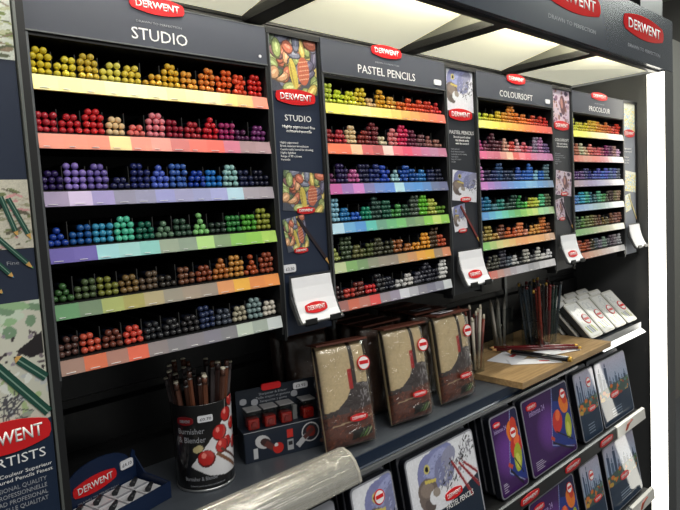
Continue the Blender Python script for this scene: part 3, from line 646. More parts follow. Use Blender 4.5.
# ------------------------------------------------------------------ navy counter tray with arched header
def onz(u, v, z):
    d = RM @ Vector(((u - 340) / FPX, 1, (255 - v) / FPX)); return CAM + d * ((z - CAM.z) / d.z)
A = onz(60, 492, ZS + .004); Bk = onz(142, 468, ZS + .03)
bx = empty('counter_box', (.134, .146, ZS + .0006), math.radians(15), 'navy counter box with an arched DERWENT back card and white packets inside', 'box')
NB = mat('navy_card', (18, 34, 64), .4)
b = MB(); arch = [(-.125, .0), (.0, .0), (.0, .058), (-.004, .062)] + [(-.062 - .052 * math.cos(a), .046 + .026 * math.sin(a)) for a in [PI - k * PI / 12 for k in range(0, 13)]] + [(-.125, .036)]
b.prism(arch, -.002, .0, NB); cdp = b.build('back_card', bx)
b = MB(); b.box(-.125, .0, -.075, -.002, 0, .002, NB); b.box(-.125, 0, -.075, -.073, .002, .024, NB); b.box(-.127, -.125, -.075, 0, 0, .024, NB); b.prism([(-.075, 0), (0, 0), (0, .050), (-.02, .028), (-.075, .024)], .0, .002, NB, 'x'); b.build('tray', bx)
o, t = badge(None, 0, 0, 0, .070, .024); join(o, t); o.parent = cdp; o.location = (-.070, -.0022, .038); o.rotation_euler = (0, math.radians(-3), 0)
text('slogan', 'DRAWN TO PERFECTION', cdp, -.066, -.0022, .017, .066, .003, GREYP)
b = MB(); b.prism(rrect(-.028, -.006, .038, .051, .003), -.0042, -.0022, PAPER); pt = b.build('price_tag', cdp); text('tag_lettering', '£4.10', pt, -.017, -.0044, .042, .016, .005, mat('dark_ink', (60, 62, 70), .5))
for i in range(2):
    for j in range(4):
        pk = empty('blister_packet', bx.matrix_world @ Vector((0, 0, 0)), 0)
        M = Matrix.Translation(bx.location) @ Matrix.Rotation(math.radians(15), 4, 'Z'); X0 = -.122 + j * .030; Y0 = -.036 - i * .0345
        pk.location = M @ Vector((X0 + .014, Y0 + .014, .0022)); pk.rotation_euler = (0, 0, math.radians(15))
        tag(pk, 'white packet in the navy counter box, %s of four in the %s row' % (ORD[j], ('back', 'front')[i]), 'packet', 'packets in the counter box')
        b = MB(); b.box(-.0135, .0135, -.0165, .0165, 0, .016, mat('white_packet_card', (205, 206, 210), .35), .001); b.build('card', pk)
        b = MB(); b.tube((-.009, -.004, .0195), (.007, .008, .0195), .0042, .0030, mat('dark_rubber', (40, 42, 46), .3), 10); b.build('eraser', pk)
        b = MB(); b.box(-.012, .012, -.015, -.011, .0162, .0168, GREYP); b.build('print', pk)
# ------------------------------------------------------------------ burnisher and blender tub with its pencils
tx, ty = .220, .086; TR = .0462; TH = .133
tub = empty('pencil_tub', (tx, ty, ZS + .0005), 0, 'round black tub printed with red cherries holding brown pencils, beside the navy counter box', 'tub')
def tubpic():
    p = Paint(2 * PI * TR / TH, (14, 14, 16), 110); a = p.asp
    # u runs round the tub; the part facing the camera is centred on u = a/2
    c = a * .5
    p.poly([(c - .17, .30), (c + .43, 1.0), (c + .9, 1.0), (c + .9, .10), (c + .3, .13), (c + .05, .18)], (222, 222, 226))
    for (x, y, rr2) in ((.20, .64, .10), (.30, .50, .08), (.31, .82, .09), (.42, .68, .08), (.41, .96, .08), (.22, .48, .09), (.45, .45, .08), (.02, .38, .105)):
        p.ell(c + x, y, rr2, rr2 * .95, (90, 12, 14)); p.ell(c + x - .005, y + .01, rr2 * .86, rr2 * .82, (184, 28, 26)); p.ell(c + x - .03, y + .04, rr2 * .25, rr2 * .3, (235, 130, 120))
    p.line((c + .14, .42), (c + .46, .16), .04, (120, 80, 56)); p.line((c + .20, .46), (c + .50, .22), .03, (90, 56, 50)); p.ell(c - .07, .50, .06, .04, (190, 178, 130), 20)
    p.poly([(0, 0), (a, 0), (a, .14), (0, .14)], (14, 14, 16))
    return p
VA = math.atan2(CAM.y - ty, CAM.x - tx)
def wrap(X, Y, Z):
    th = VA + (X / (2 * PI * TR) - .5) * 2 * PI; R_ = TR * (1 - .06 * (1 - Z / TH)); return tx * 0 + R_ * np.cos(th), R_ * np.sin(th), Z
me = tubpic().mesh('printed_wall', 2 * PI * TR, TH, GLOSSP, wrap)
o = link('printed_wall', me, tub, smooth=True); sm = o.modifiers.new('thick', 'SOLIDIFY'); sm.thickness = .0015; sm.offset = -1
b = MB(); b.lathe([(TR * .955, 0), (TR * .965, .002), (TR * .960, .004)], SILVER, 32); b.build('bottom_rim', tub)
b = MB(); b.lathe([(TR * .90, .003), (TR * .90, .006)], TINBLK, 24); b.build('base', tub)
def ontub(body, u, z, h_, parent, m, w_=None, name='lettering', align='LEFT'):
    """lettering wrapped round the tub; u = metres round the wall from the middle"""
    o = text(name, body, parent, 0, 0, 0, w_, h_, m, align, rot=(0, 0, 0))
    for v in o.data.vertices:
        X, Zz, e = u + v.co.x, z + v.co.y, v.co.z; th = VA + X / TR; R_ = TR * (1 - .06 * (1 - Zz / TH)) + .0004 + e
        v.co = (R_ * math.cos(th), R_ * math.sin(th), Zz)
    return o
ontub('Burnisher\n& Blender', -.040, .090, .0085, tub, GREYP, .043)
ontub('Burnisher & Blender', -.034, .018, .006, tub, GREYP, .052); ontub('Coloured pencil burnisher and blender set', -.026, .009, .0025, tub, GREYP, .056)
def curved_badge(pts, u, z, m, parent, name, d=.001):
    b = MB(); b.prism(pts, 0, d, m); o = b.build(name, parent)
    for v in o.data.vertices:
        X, Zz, e = u + v.co.x, z + v.co.z, v.co.y; th = VA + X / TR; R_ = TR * (1 - .06 * (1 - Zz / TH)) + .0004 + e; v.co = (R_ * math.cos(th), R_ * math.sin(th), Zz)
    return o
lg = curved_badge(oval(0, 0, .026, .013), -.026, .110, mat('dark_red_logo', (120, 22, 28), .3), tub, 'logo'); 
q = ontub('DERWENT', -.034, .1075, .0045, lg, GREYP, .0165)
for v in q.data.vertices: v.co.x *= 1.03; v.co.y *= 1.03
pt = curved_badge(rrect(-.011, .011, -.005, .005, .002), .0045, .112, PAPER, tub, 'price_tag'); q = ontub('£0.70', -.0035, .110, .004, pt, mat('dark_ink', (60, 62, 70), .5), .016); 
for v in q.data.vertices: v.co.x *= 1.035; v.co.y *= 1.035
brw = [mat('brown_lacquer', (84, 54, 44), .3, coat=.4), mat('dark_brown_lacquer', (54, 36, 34), .3, coat=.4), mat('grey_brown_lacquer', (84, 76, 78), .3, coat=.4), mat('mahogany_lacquer', (104, 62, 44), .3, coat=.4)]
CAPW = mat('cream_pencil_end', (216, 208, 186), .4)
rr = random.Random(21); spots = []
gp = [(i, j) for i in range(-3, 4) for j in range(-3, 4) if i * i + j * j <= 10]; rr.shuffle(gp)
for n, (i, j) in enumerate(sorted(gp[:24])):
    bxp = Vector((i * .0077, j * .0077, .008)); f = 1.12 if abs(i) + abs(j) < 5 else 1.1
    top = Vector((i * .0158, j * .0158, .184)); L = .162 + rr.random() * .020
    d = (top - bxp).normalized()
    pr = empty('burnisher_pencil', Vector((tx, ty, ZS)) + bxp, 0); pr.rotation_euler = d.to_track_quat('Z', 'Y').to_euler()
    m1 = brw[n % 4]; b = MB(); b.tube((0, 0, 0), (0, 0, L - .012), .0037, .0037, m1, 6); b.build('barrel', pr)
    if n % 5 < 3: b = MB(); b.tube((0, 0, L - .0118), (0, 0, L - .001), .0038, .0038, m1, 10); b.tube((0, 0, L - .001), (0, 0, L + .0015), .0041, .0034, CAPW, 10); b.build('cream_end', pr)
    else:
        b = MB(); b.tube((0, 0, L - .0118), (0, 0, L - .010), .0038, .0038, SILVER, 8); b.tube((0, 0, L - .010), (0, 0, L), .0037, .0034, brw[(n + 1) % 4], 8); b.build('dipped_end', pr)
    side = 'left' if i < -1 else ('right' if i > 1 else 'middle'); fb = 'front' if j < -1 else ('back' if j > 1 else 'centre')
    tag(pr, '%s pencil in black cherry tub, %s column from left, %s rank from front' % (['brown', 'dark brown', 'grey-brown', 'mahogany'][n % 4], ORD[i + 3], ORD[j + 3]), 'pencil', 'pencils in the black tub')
# ------------------------------------------------------------------ small box of red sharpeners
sb = empty('eraser_display', (.2900, .0830, ZS + .0006), math.atan2(-.0433, .1436), 'small dark display box of four red sharpeners, between black tub and canvas wraps', 'display box')
BW = .150
b = MB(); NB2 = mat('dark_navy_card', (26, 33, 44), .38)
b.box(0, BW, 0, .034, 0, .050, NB2); b.build('box_body', sb)
b = MB(); b.prism(rrect(0, BW, .0, .112, .003), .034, .036, NB2); b.build('back_card', sb)
p = Paint(3.0, (30, 38, 52), 60)
p.ell(.62, .62, .28, .22, (190, 190, 192), -30); p.ell(.72, .58, .2, .14, (60, 40, 40), -30); p.line((.7, .55), (1.05, .3), .2, (96, 52, 48)); p.ell(1.15, .30, .19, .19, (190, 40, 34)); p.ell(1.08, .42, .07, .06, (205, 200, 200))
p.poly([(.28, .1), (.42, .1), (.42, .45), (.28, .45)], (190, 192, 196)); p.poly([(1.48, .56), (1.70, .56), (1.70, .86), (1.48, .86)], (190, 44, 36)); p.poly([(1.48, .12), (1.70, .12), (1.70, .50), (1.48, .50)], (160, 162, 166)); p.poly([(1.52, .3), (1.66, .3), (1.66, .44), (1.52, .44)], (40, 40, 44))
p.ell(2.35, .60, .33, .34, (200, 200, 204)); p.ell(2.35, .60, .29, .30, (40, 40, 48)); p.ell(2.36, .62, .16, .2, (120, 40, 34), 20); p.line((1.85, .2), (2.2, .5), .2, (180, 182, 186)); p.line((2.1, .42), (2.45, .7), .16, (84, 50, 48)); p.ell(2.8, .2, .12, .08, (120, 80, 70))
link('front_print', p.mesh('front_print', BW - .002, .049, PRINT), sb, (.001, -.0012, .0))
b = MB(); b.box(0, BW, -.0008, .0, .0495, .0505, GREYP); b.build('fold_line', sb)
bd = MB(); bd.prism(rrect(.045, .080, .106, .117, .004), .030, .034, RED); bd.build('logo', sb)
text('small_print', 'Sharpener & Eraser\nTaille crayon et gomme\nSacapuntas y goma', sb, .066, .0338, .098, .062, .0040, GREYP)
b = MB(); b.prism(rrect(.103, .130, .097, .108, .003), .0315, .0335, PAPER); pt = b.build('price_tag', sb); text('tag_lettering', '£3.95', pt, .1165, .0313, .100, .018, .005, mat('dark_ink', (60, 62, 70), .5))
for px_ in ((.012, .092), (.032, .088), (.104, .090)): b = MB(); b.prism(oval(px_[0], px_[1], .012, .011), .0325, .0335, GREYP); b.build('round_emblem', sb)
REDP = mat('red_translucent_plastic', (140, 24, 18), .2, coat=.5, trans=.2)
Msb = Matrix.Translation(sb.location) @ Matrix.Rotation(sb.rotation_euler.z, 4, 'Z')
for k, xx in enumerate((.021, .050, .079, .119)):
    e = empty('red_sharpener', Msb @ Vector((xx, .016, .0502)), 0); e.rotation_euler = (0, 0, sb.rotation_euler.z)
    tag(e, 'red sharpener under a clear blister in the small display box, %s from the left' % ORD[k], 'sharpener', 'sharpeners in the small display box')
    b = MB(); b.box(-.010, .010, -.010, .009, 0, .019, REDP, .003); b.build('case', e)
    b = MB(); b.tube((0, -.0102, .009), (0, -.0120, .009), .0055, .0045, mat('deep_red_plastic', (110, 14, 12), .2, coat=.4), 14); b.build('barrel_hole', e)
    b = MB(); b.box(-.0125, .0125, -.012, .012, .0195, .032, ACRYL, .003); b.box(-.0128, .0128, -.0125, .0125, .032, .0345, mat('blister_rim', (150, 150, 152), .2, trans=.4), .001); b.build('blister', e)
b = MB(); b.box(.094, .102, .018, .024, .050, .074, mat('grey_peg', (110, 112, 112), .4)); b.build('divider_peg', sb)
# ------------------------------------------------------------------ canvas pencil wraps in clear bags
TAN = (196, 176, 138)
def wrappic(w_, h_):
    p = Paint(w_ / h_, TAN, 110); a = p.asp
    p.grain(.07, 1)
    p.poly([(a * .62, 1), (a * .70, 1), (a * .70, .30), (a * .62, .30)], (48, 42, 40)); p.poly([(0, 1), (a * .03, 1), (a * .03, 0), (0, 0)], (40, 36, 34))
    p.poly([(a * .95, 1), (a, 1), (a, 0), (a * .95, 0)], (44, 38, 36))
    p.poly([(0, .36), (a * .25, .38), (a * .45, .46), (a * .62, .60), (a, .58), (a, .30), (0, .28)], (58, 50, 50))
    r = random.Random(2)
    for k in range(30): x = r.uniform(.72, .95) * a; y = r.uniform(.38, .58); p.line((x, y), (x + r.uniform(-.04, .04), y + r.uniform(-.04, .05)), .008, (150, 146, 150))
    p.poly([(0, 0), (a, 0), (a, .36), (a * .5, .33), (0, .31)], (92, 48, 34))
    for k in range(140): p.ell(r.random() * a, r.uniform(.0, .34), r.uniform(.005, .03), r.uniform(.004, .012), r.choice([(112, 60, 42), (70, 36, 28), (130, 74, 50), (58, 32, 26)]), r.random() * 180)
    p.poly([(a * .45, .06), (a * .9, .08), (a * .88, .17), (a * .5, .15)], (30, 26, 24))
    for k in range(3): p.line((a * (.62 + .07 * k), .07), (a * (.74 + .07 * k), .145), .016, [(60, 90, 50), (90, 130, 60), (150, 160, 120)][k])
    p.line((a * .10, .225), (a * .93, .262), .012, (170, 150, 120)); p.poly([(a * .54, .55), (a * .62, .55), (a * .62, .74), (a * .54, .74)], (170, 30, 30))
    return p
WW, WH, WT = .104, .182, .034
CAN = mat('tan_canvas', TAN, .85, bump=.5, bscale=900); SLV = mat('brown_sleeve', (92, 50, 38), .4)
def bagmat():
    m = bpy.data.materials.new('clear_cellophane'); m.use_nodes = True; nt = m.node_tree; b_ = nt.nodes['Principled BSDF']; nt.nodes.remove(b_)
    out = nt.nodes['Material Output']; tr = nt.nodes.new('ShaderNodeBsdfTransparent'); tr.inputs[0].default_value = (.985, .985, .98, 1); gl = nt.nodes.new('ShaderNodeBsdfGlossy'); gl.inputs['Roughness'].default_value = .10
    mx = nt.nodes.new('ShaderNodeMixShader'); lw = nt.nodes.new('ShaderNodeLayerWeight'); lw.inputs['Blend'].default_value = .25; n = nt.nodes.new('ShaderNodeTexNoise'); n.inputs['Scale'].default_value = 24; n.inputs['Detail'].default_value = 4; n.inputs['Distortion'].default_value = 1.2
    tc = nt.nodes.new('ShaderNodeTexCoord'); bp = nt.nodes.new('ShaderNodeBump'); bp.inputs['Strength'].default_value = 1; bp.inputs['Distance'].default_value = .012
    nt.links.new(tc.outputs['Object'], n.inputs['Vector']); nt.links.new(n.outputs['Fac'], bp.inputs['Height']); nt.links.new(bp.outputs['Normal'], gl.inputs['Normal']); nt.links.new(bp.outputs['Normal'], lw.inputs['Normal'])
    ad = nt.nodes.new('ShaderNodeMath'); ad.operation = 'MULTIPLY_ADD'; ad.inputs[1].default_value = .45; ad.inputs[2].default_value = .05; nt.links.new(lw.outputs['Facing'], ad.inputs[0])
    nt.links.new(ad.outputs[0], mx.inputs[0]); nt.links.new(tr.outputs[0], mx.inputs[1]); nt.links.new(gl.outputs[0], mx.inputs[2]); nt.links.new(mx.outputs[0], out.inputs[0]); return m
BAG = bagmat()
def pillow(w_, h_, t_, m, name, nx=14, nz=20, crumple=0.0, seed=0, e=.5):
    r = np.random.default_rng(seed); V = []; F = []
    for side in (-1, 1):
        for j in range(nz + 1):
            for i in range(nx + 1):
                u, v = i / nx, j / nz; f = (max(0, 1 - (2 * u - 1) ** 6) ** e) * (max(0, 1 - (2 * v - 1) ** 8) ** e)
                V.append((u * w_, side * t_ / 2 * f + (r.normal(0, crumple) if 0 < i < nx and 0 < j < nz else 0), v * h_))
    n = (nx + 1) * (nz + 1)
    for k in (0, n):
        for j in range(nz):
            for i in range(nx):
                q = k + j * (nx + 1) + i; F.append((q, q + 1, q + nx + 2, q + nx + 1) if k == 0 else (q, q + nx + 1, q + nx + 2, q + 1))
    me = bpy.data.meshes.new(name); me.from_pydata(V, [], F); me.materials.append(m); me.polygons.foreach_set('use_smooth', [True] * len(F))
    bm = bmesh.new(); bm.from_mesh(me); bmesh.ops.remove_doubles(bm, verts=bm.verts, dist=.0002); bmesh.ops.recalc_face_normals(bm, faces=bm.faces); bm.to_mesh(me); bm.free()
    return me
def bendf(X, Y, Z):
    u = X / (WW - .008); f = np.sqrt(np.clip(1 - (2 * u - 1) ** 6, 0, 1)) * np.sqrt(np.clip(1 - (2 * Z / (WH - .008) - 1) ** 8, 0, 1))
    groove = 0 * np.exp(-((u - .66) / .035) ** 2); return X, -(WT / 2 - .0005) * f - groove * f, Z
mp_roll = pillow(WW - .006, WH - .006, WT - .001, CAN, 'canvas_roll'); mp_roll2 = pillow(WW - .006, WH - .006, WT - .001, mat('dark_brown_sleeve', (60, 42, 34), .5), 'sleeved_roll'); mp_pic = wrappic(WW, WH).mesh('printed_front', WW - .008, WH - .008, PRINT, bendf)
for pl in mp_pic.polygons: pl.use_smooth = True
mp_bag = pillow(WW, WH, WT + .005, BAG, 'clear_bag', 16, 26, .0009, 5, .42)
b = MB(); b.prism([(-.0215, WH - .004), (.016, WH - .001), (.016, WH + .0005), (-.0215, WH - .001)], .002, WW - .002, SLV, 'x'); mp_flap = b.mesh('sleeve_top')
wi = 0
for (xa, lean, cnt, nm) in ((.392, .20, 3, 'left'), (.548, .14, 4, 'middle'), (.693, .08, 4, 'right')):
    for d in range(cnt):
        r = empty('pencil_wrap', (xa - .0 + d * .002, .012 + (0 if d == 0 else (.062 if nm == 'left' else 0) + d * .0445 + .012), ZS + .0005 + .001), 0)
        r.rotation_euler = (-lean * .6, 0, math.radians(-3))
        r.rotation_euler = (-lean * .5, 0, math.radians({'left': -13, 'middle': -9, 'right': -4}[nm] if d == 0 else -3))
        if nm == 'left' and d: r.location.x += .03
        if d == 0: r.location.y += {'left': -.005, 'middle': -.010, 'right': -.013}[nm]; r.location.x += .004; r.rotation_euler.x -= .09
        if d == 0: lb = {'left': 'bagged tan canvas pencil wrap nearest the small display box, front of its row', 'middle': 'bagged tan canvas pencil wrap in the middle row, at the front', 'right': 'bagged tan canvas pencil wrap beside the wooden board, front of its row'}[nm]
        else: lb = 'bagged pencil wrap in its brown sleeve, %s behind the front one of the %s row' % (['', 'first', 'second', 'third'][d], nm)
        tag(r, lb, 'pencil wrap', 'canvas pencil wraps in clear bags on the shelf')
        link('canvas_roll', mp_roll if d == 0 else mp_roll2, r, (.003, 0, .003))
        if d == 0: link('printed_front', mp_pic, r, (.004, -.0012, .004))
        link('clear_bag', mp_bag, r)
        fl = link('sleeve_top', mp_flap, r)
        if d == 0:
            b = MB(); b.tube((WW * .84, -.0215, WH * .76), (WW * .84, -.0228, WH * .76), .0125, .0125, RED, 24); b.tube((WW * .84, -.0228, WH * .76), (WW * .84, -.0232, WH * .76), .0105, .0105, WHITE, 24); b.box(WW * .84 - .009, WW * .84 + .009, -.0236, -.0232, WH * .76 - .002, WH * .76 + .004, RED); b.build('round_sticker', r)
            badge2(r, WW * .60, -.0225, WH * .28, .034, .012)
        if d in (0, 1) and nm == 'right':
            b = MB(); b.box(.02, .062, -.014, .010, WH + .0015, WH + .0022, PAPER); 
            for q in range(7): b.box(.025 + q * .005, .027 + q * .005, -.010, .005, WH + .0022, WH + .0025, mat('dark_ink', (60, 62, 70), .5))
            b.build('barcode_label', r)
        wi += 1
# ------------------------------------------------------------------ wooden board and what stands on it
OAK = bpy.data.materials.new('oak_laminate'); OAK.use_nodes = True; nt = OAK.node_tree; bs = nt.nodes['Principled BSDF']
tc = nt.nodes.new('ShaderNodeTexCoord'); mpn = nt.nodes.new('ShaderNodeMapping'); mpn.inputs['Scale'].default_value = (6, 90, 90); nz_ = nt.nodes.new('ShaderNodeTexNoise'); nz_.inputs['Scale'].default_value = 2; nz_.inputs['Detail'].default_value = 6
cr = nt.nodes.new('ShaderNodeValToRGB'); cr.color_ramp.elements[0].color = (*lin((142, 114, 78)), 1); cr.color_ramp.elements[1].color = (*lin((180, 150, 108)), 1); cr.color_ramp.elements[0].position = .3; cr.color_ramp.elements[1].position = .7
nt.links.new(tc.outputs['Object'], mpn.inputs[0]); nt.links.new(mpn.outputs[0], nz_.inputs['Vector']); nt.links.new(nz_.outputs['Fac'], cr.inputs[0]); nt.links.new(cr.outputs[0], bs.inputs['Base Color']); bs.inputs['Roughness'].default_value = .38
b = MB(); b.box(0, .450, 0, .262, 0, .0145, OAK, .0006); o = b.build('wooden_board', None, (.8895, -.072, ZS + .0006)); tag(o, 'oak-look wooden board lying on the shelf, sticking out over the tins', 'board')
ZW = ZS + .0153
# loose sheets and pencils lying on the board
for (x, y, a, w_, d_, lb) in ((1.045, .055, 8, .10, .07, 'white slip of paper at the left on the wooden board'), (1.05, -.010, -45, .12, .045, 'white slip of paper under the thick black pencil on the wooden board'), (1.165, -.01, -20, .11, .05, 'white slip of paper behind the black pencil on the wooden board')):
    i = (x * 1000) % 7; b = MB(); b.box(-w_ / 2, w_ / 2, -d_ / 2, d_ / 2, 0, .0006, PAPER); b.box(w_ * .1, w_ * .3, -d_ * .1, d_ * .05, .0006, .0008, RED)
    o = b.build('paper_slip', None, (x, y, ZW + .0001 + .0009 * [1.045, 1.05, 1.165].index(x)), (0, 0, math.radians(a))); tag(o, lb, 'paper', 'paper slips on the wooden board')
def lying(P0, P1, r_, body, end, label, name='pencil'):
    P0, P1 = Vector(P0), Vector(P1); L = (P1 - P0).length; e = empty(name, P0, 0, label, 'pencil', 'pencils lying on the wooden board'); e.rotation_euler = (P1 - P0).to_track_quat('Z', 'Y').to_euler()
    b = MB(); b.tube((0, 0, .016), (0, 0, L - .008), r_, r_, body, 8); b.build('barrel', e)
    b = MB(); b.tube((0, 0, 0), (0, 0, .005), .0004, r_ * .3, end, 8); b.tube((0, 0, .005), (0, 0, .016), r_ * .3, r_, mat('cedar_wood', (196, 150, 96), .6), 10); b.build('sharpened_tip', e)
    b = MB(); b.tube((0, 0, L - .008), (0, 0, L), r_ * 1.02, r_ * .9, mat('gold_end', (196, 156, 70), .3, .6), 10); b.build('gold_end', e); return e
DR = mat('dark_red_lacquer', (112, 30, 34), .25, coat=.5); BKL = mat('black_lacquer', (20, 20, 24), .25, coat=.5)
zp = ZW + .0045 + .0030
lying((1.075, .135, zp), (1.225, -.035, zp), .0042, DR, BLACK, 'dark red pencil lying at the back of the wooden board')
lying((1.060, .118, zp), (1.208, -.052, zp), .0040, mat('brown_red_lacquer', (88, 34, 36), .25, coat=.5), BLACK, 'brown-red pencil lying next to the dark red one on the wooden board')
lying((1.062, .074, zp + .003), (1.080, -.090, zp + .003), .0068, BKL, BLACK, 'thick black pencil with a gold end, nearest of those lying on the wooden board', 'thick_pencil')
# clear holder with dark pencils on the board
def clear_box(x, y, z, w_, d_, h_, rz, label, name='pencil_holder', tilt=0):
    e = empty(name, (x, y, z), rz, label, 'pencil holder'); t = .0018
    b = MB(); b.box(-w_ / 2, w_ / 2, -d_ / 2, d_ / 2, 0, t, ACRYL); b.build('base', e)
    for n_, (a0, a1, c0, c1) in (('wall', (-w_ / 2, w_ / 2, -d_ / 2, -d_ / 2 + t)), ('wall', (-w_ / 2, w_ / 2, d_ / 2 - t, d_ / 2)), ('wall', (-w_ / 2, -w_ / 2 + t, -d_ / 2 + t, d_ / 2 - t)), ('wall', (w_ / 2 - t, w_ / 2, -d_ / 2 + t, d_ / 2 - t))):
        b = MB(); b.box(a0, a1, c0, c1, t, h_, ACRYL); b.build('wall', e)
    return e
hx, hy = 1.200, .052
H1 = clear_box(hx, hy, ZW, .085, .060, .098, math.radians(-6), 'square clear acrylic pot of dark and red pencils standing on the wooden board')
rr = random.Random(5); cols = [((40, 52, 60), 'blue-black'), ((24, 24, 26), 'black'), ((104, 30, 32), 'dark red'), ((52, 34, 30), 'dark brown'), ((30, 50, 44), 'dark green'), ((120, 50, 40), 'rust red')]
n = 0
for i in range(7):
    for j in range(4):
        if rr.random() < .12: continue
        p0 = Vector((hx - .034 + i * .0113, hy - .021 + j * .014, ZW + .006)); p1 = p0 + Vector(((i - 3) * .0085 + rr.uniform(-.008, .008), (j - 1.5) * .006 + rr.uniform(-.004, .004), .165))
        L = .150 + rr.uniform(0, .022); e = empty('pencil', p0, 0); e.rotation_euler = (p1 - p0).to_track_quat('Z', 'Y').to_euler(); c, cn = rr.choice(cols)
        b = MB(); b.tube((0, 0, 0), (0, 0, L - .008), .0037, .0037, mat('lacquer_' + cn.replace(' ', '_').replace('-', '_'), c, .28, coat=.4), 6); b.build('barrel', e)
        g = rr.random() < .3; b = MB(); b.tube((0, 0, L - .008), (0, 0, L), .0038, .0033, MATS['gold_end'] if g else (DR if rr.random() < .4 else BLACK), 8); b.build('pencil_end', e)
        tag(e, '%s pencil in the square clear pot, %s column from left, %s rank from front' % (cn, ORD[i], ORD[j]), 'pencil', 'pencils in the square clear pot'); n += 1
H2 = clear_box(1.112, .118, ZW, .050, .046, .110, 0, 'clear pot of grey paper stumps behind the dark pencils on the wooden board')
for k in range(5):
    p0 = Vector((1.097 + k * .0075, .118 + (k % 2) * .012, ZW + .008)); p1 = p0 + Vector(((k - 3) * .009, .0, .13)); e = empty('paper_stump', p0, 0); e.rotation_euler = (p1 - p0).to_track_quat('Z', 'Y').to_euler()
    tag(e, 'grey paper stump in the rear clear pot, %s from the left' % ORD[k], 'paper stump', 'paper stumps in the rear clear pot'); b = MB(); b.tube((0, 0, 0), (0, 0, .115), .0036, .0036, mat('grey_paper_stump', (150, 146, 138), .7), 10); b.tube((0, 0, .115), (0, 0, .127), .0036, .001, MATS['grey_paper_stump'], 10); b.build('stump', e)
# tall narrow clear tube of white sticks between the wraps and the board
H3 = clear_box(.902, .060, ZW, .036, .036, .092, math.radians(-4), 'narrow clear pot of white and brown sticks next to the canvas pencil wraps')
wh = [((190, 182, 168), 'white'), ((120, 52, 40), 'red-brown'), ((190, 182, 168), 'off-white'), ((56, 34, 34), 'dark brown')]
for k in range(10):
    i, j = k % 4, k // 4; p0 = Vector((.902 - .010 + i * .0066, .060 - .011 + j * .010, ZW + .007)); p1 = p0 + Vector(((i - 1.5) * .011, (j - 1) * .008, .15)); c, cn = wh[(k * 3) % 4]
    e = empty('drawing_stick', p0, 0); e.rotation_euler = (p1 - p0).to_track_quat('Z', 'Y').to_euler(); L = .125 + (k % 3) * .012
    tag(e, '%s stick in the narrow clear pot, %s from the left, %s rank' % (cn, ORD[i], ('front', 'middle', 'back')[j]), 'pencil', 'sticks in the narrow clear pot')
    b = MB(); b.tube((0, 0, 0), (0, 0, L - .01), .0036, .0036, mat('stick_' + cn.replace(' ', '_').replace('-', '_'), c, .4), 8); b.build('barrel', e)
    b = MB(); b.tube((0, 0, L - .01), (0, 0, L), .0036, .0022, CAPW if k % 2 else MATS['stick_red_brown'] if 'stick_red_brown' in MATS else CAPW, 8); b.build('stick_tip', e)
# ------------------------------------------------------------------ pale tins leaning back on the shelf at the right
def pic_white(seed):
    p = Paint(.62, (222, 224, 222), 60); r = random.Random(seed)
    for k in range(5): x, y = r.uniform(.1, .5), r.uniform(.5, .9); p.ell(x, y, .10, .10, (170, 176, 186)); p.ell(x, y, .085, .085, (226, 228, 226))
    for k, c in enumerate(((140, 156, 60), (96, 120, 150), (80, 84, 96), (176, 186, 90))): p.line((.08 + k * .12, .30), (.16 + k * .12, .08), .06, c)
    for k in range(12): p.ell(r.uniform(.05, .58), r.uniform(.25, .6), .03, .012, r.choice([(180, 205, 190), (225, 225, 150), (190, 200, 215)]), r.random() * 180)
    return p.grain(.02)
WTM = mat('cream_tin_enamel', (206, 206, 200), .25, coat=.3); DTM = mat('dark_tin_side', (50, 54, 56), .35)
la = math.atan(.95)
for d in range(3):
    for k in range(4):
        W_ = .074; x = 1.345 + k * .0815
        e = empty('slim_tin', (x, -.018 + d * .040, ZS + .0125), 0); e.rotation_euler = (-la, 0, 0)
        tag(e, 'pale slim tin leaning back on the shelf, %s row, %s from the left' % (('front', 'middle', 'back')[d], ORD[k]), 'tin', 'pale slim tins leaning on the right of the shelf')
        b = MB(); b.prism(rrect(0, W_, .0, .118, .008), .002, .016, DTM); b.build('tin_base', e)
        b = MB(); b.prism(rrect(0, W_, .0, .118, .008), -.002, .0018, WTM); b.build('lid', e)
        link('lid_print', pic_white(k + d).mesh('lid_print', W_ - .012, .106, GLOSSP), e, (.006, -.0026, .006))
        if d == 0: b = MB(); b.tube((W_ * .68, -.0030, .058), (W_ * .68, -.0042, .058), .0165, .0165, RED, 20); b.tube((W_ * .68, -.0042, .058), (W_ * .68, -.0046, .058), .0135, .0135, WHITE, 20); b.box(W_ * .68 - .012, W_ * .68 + .012, -.0050, -.0046, .054, .061, RED); b.build('round_sticker', e)
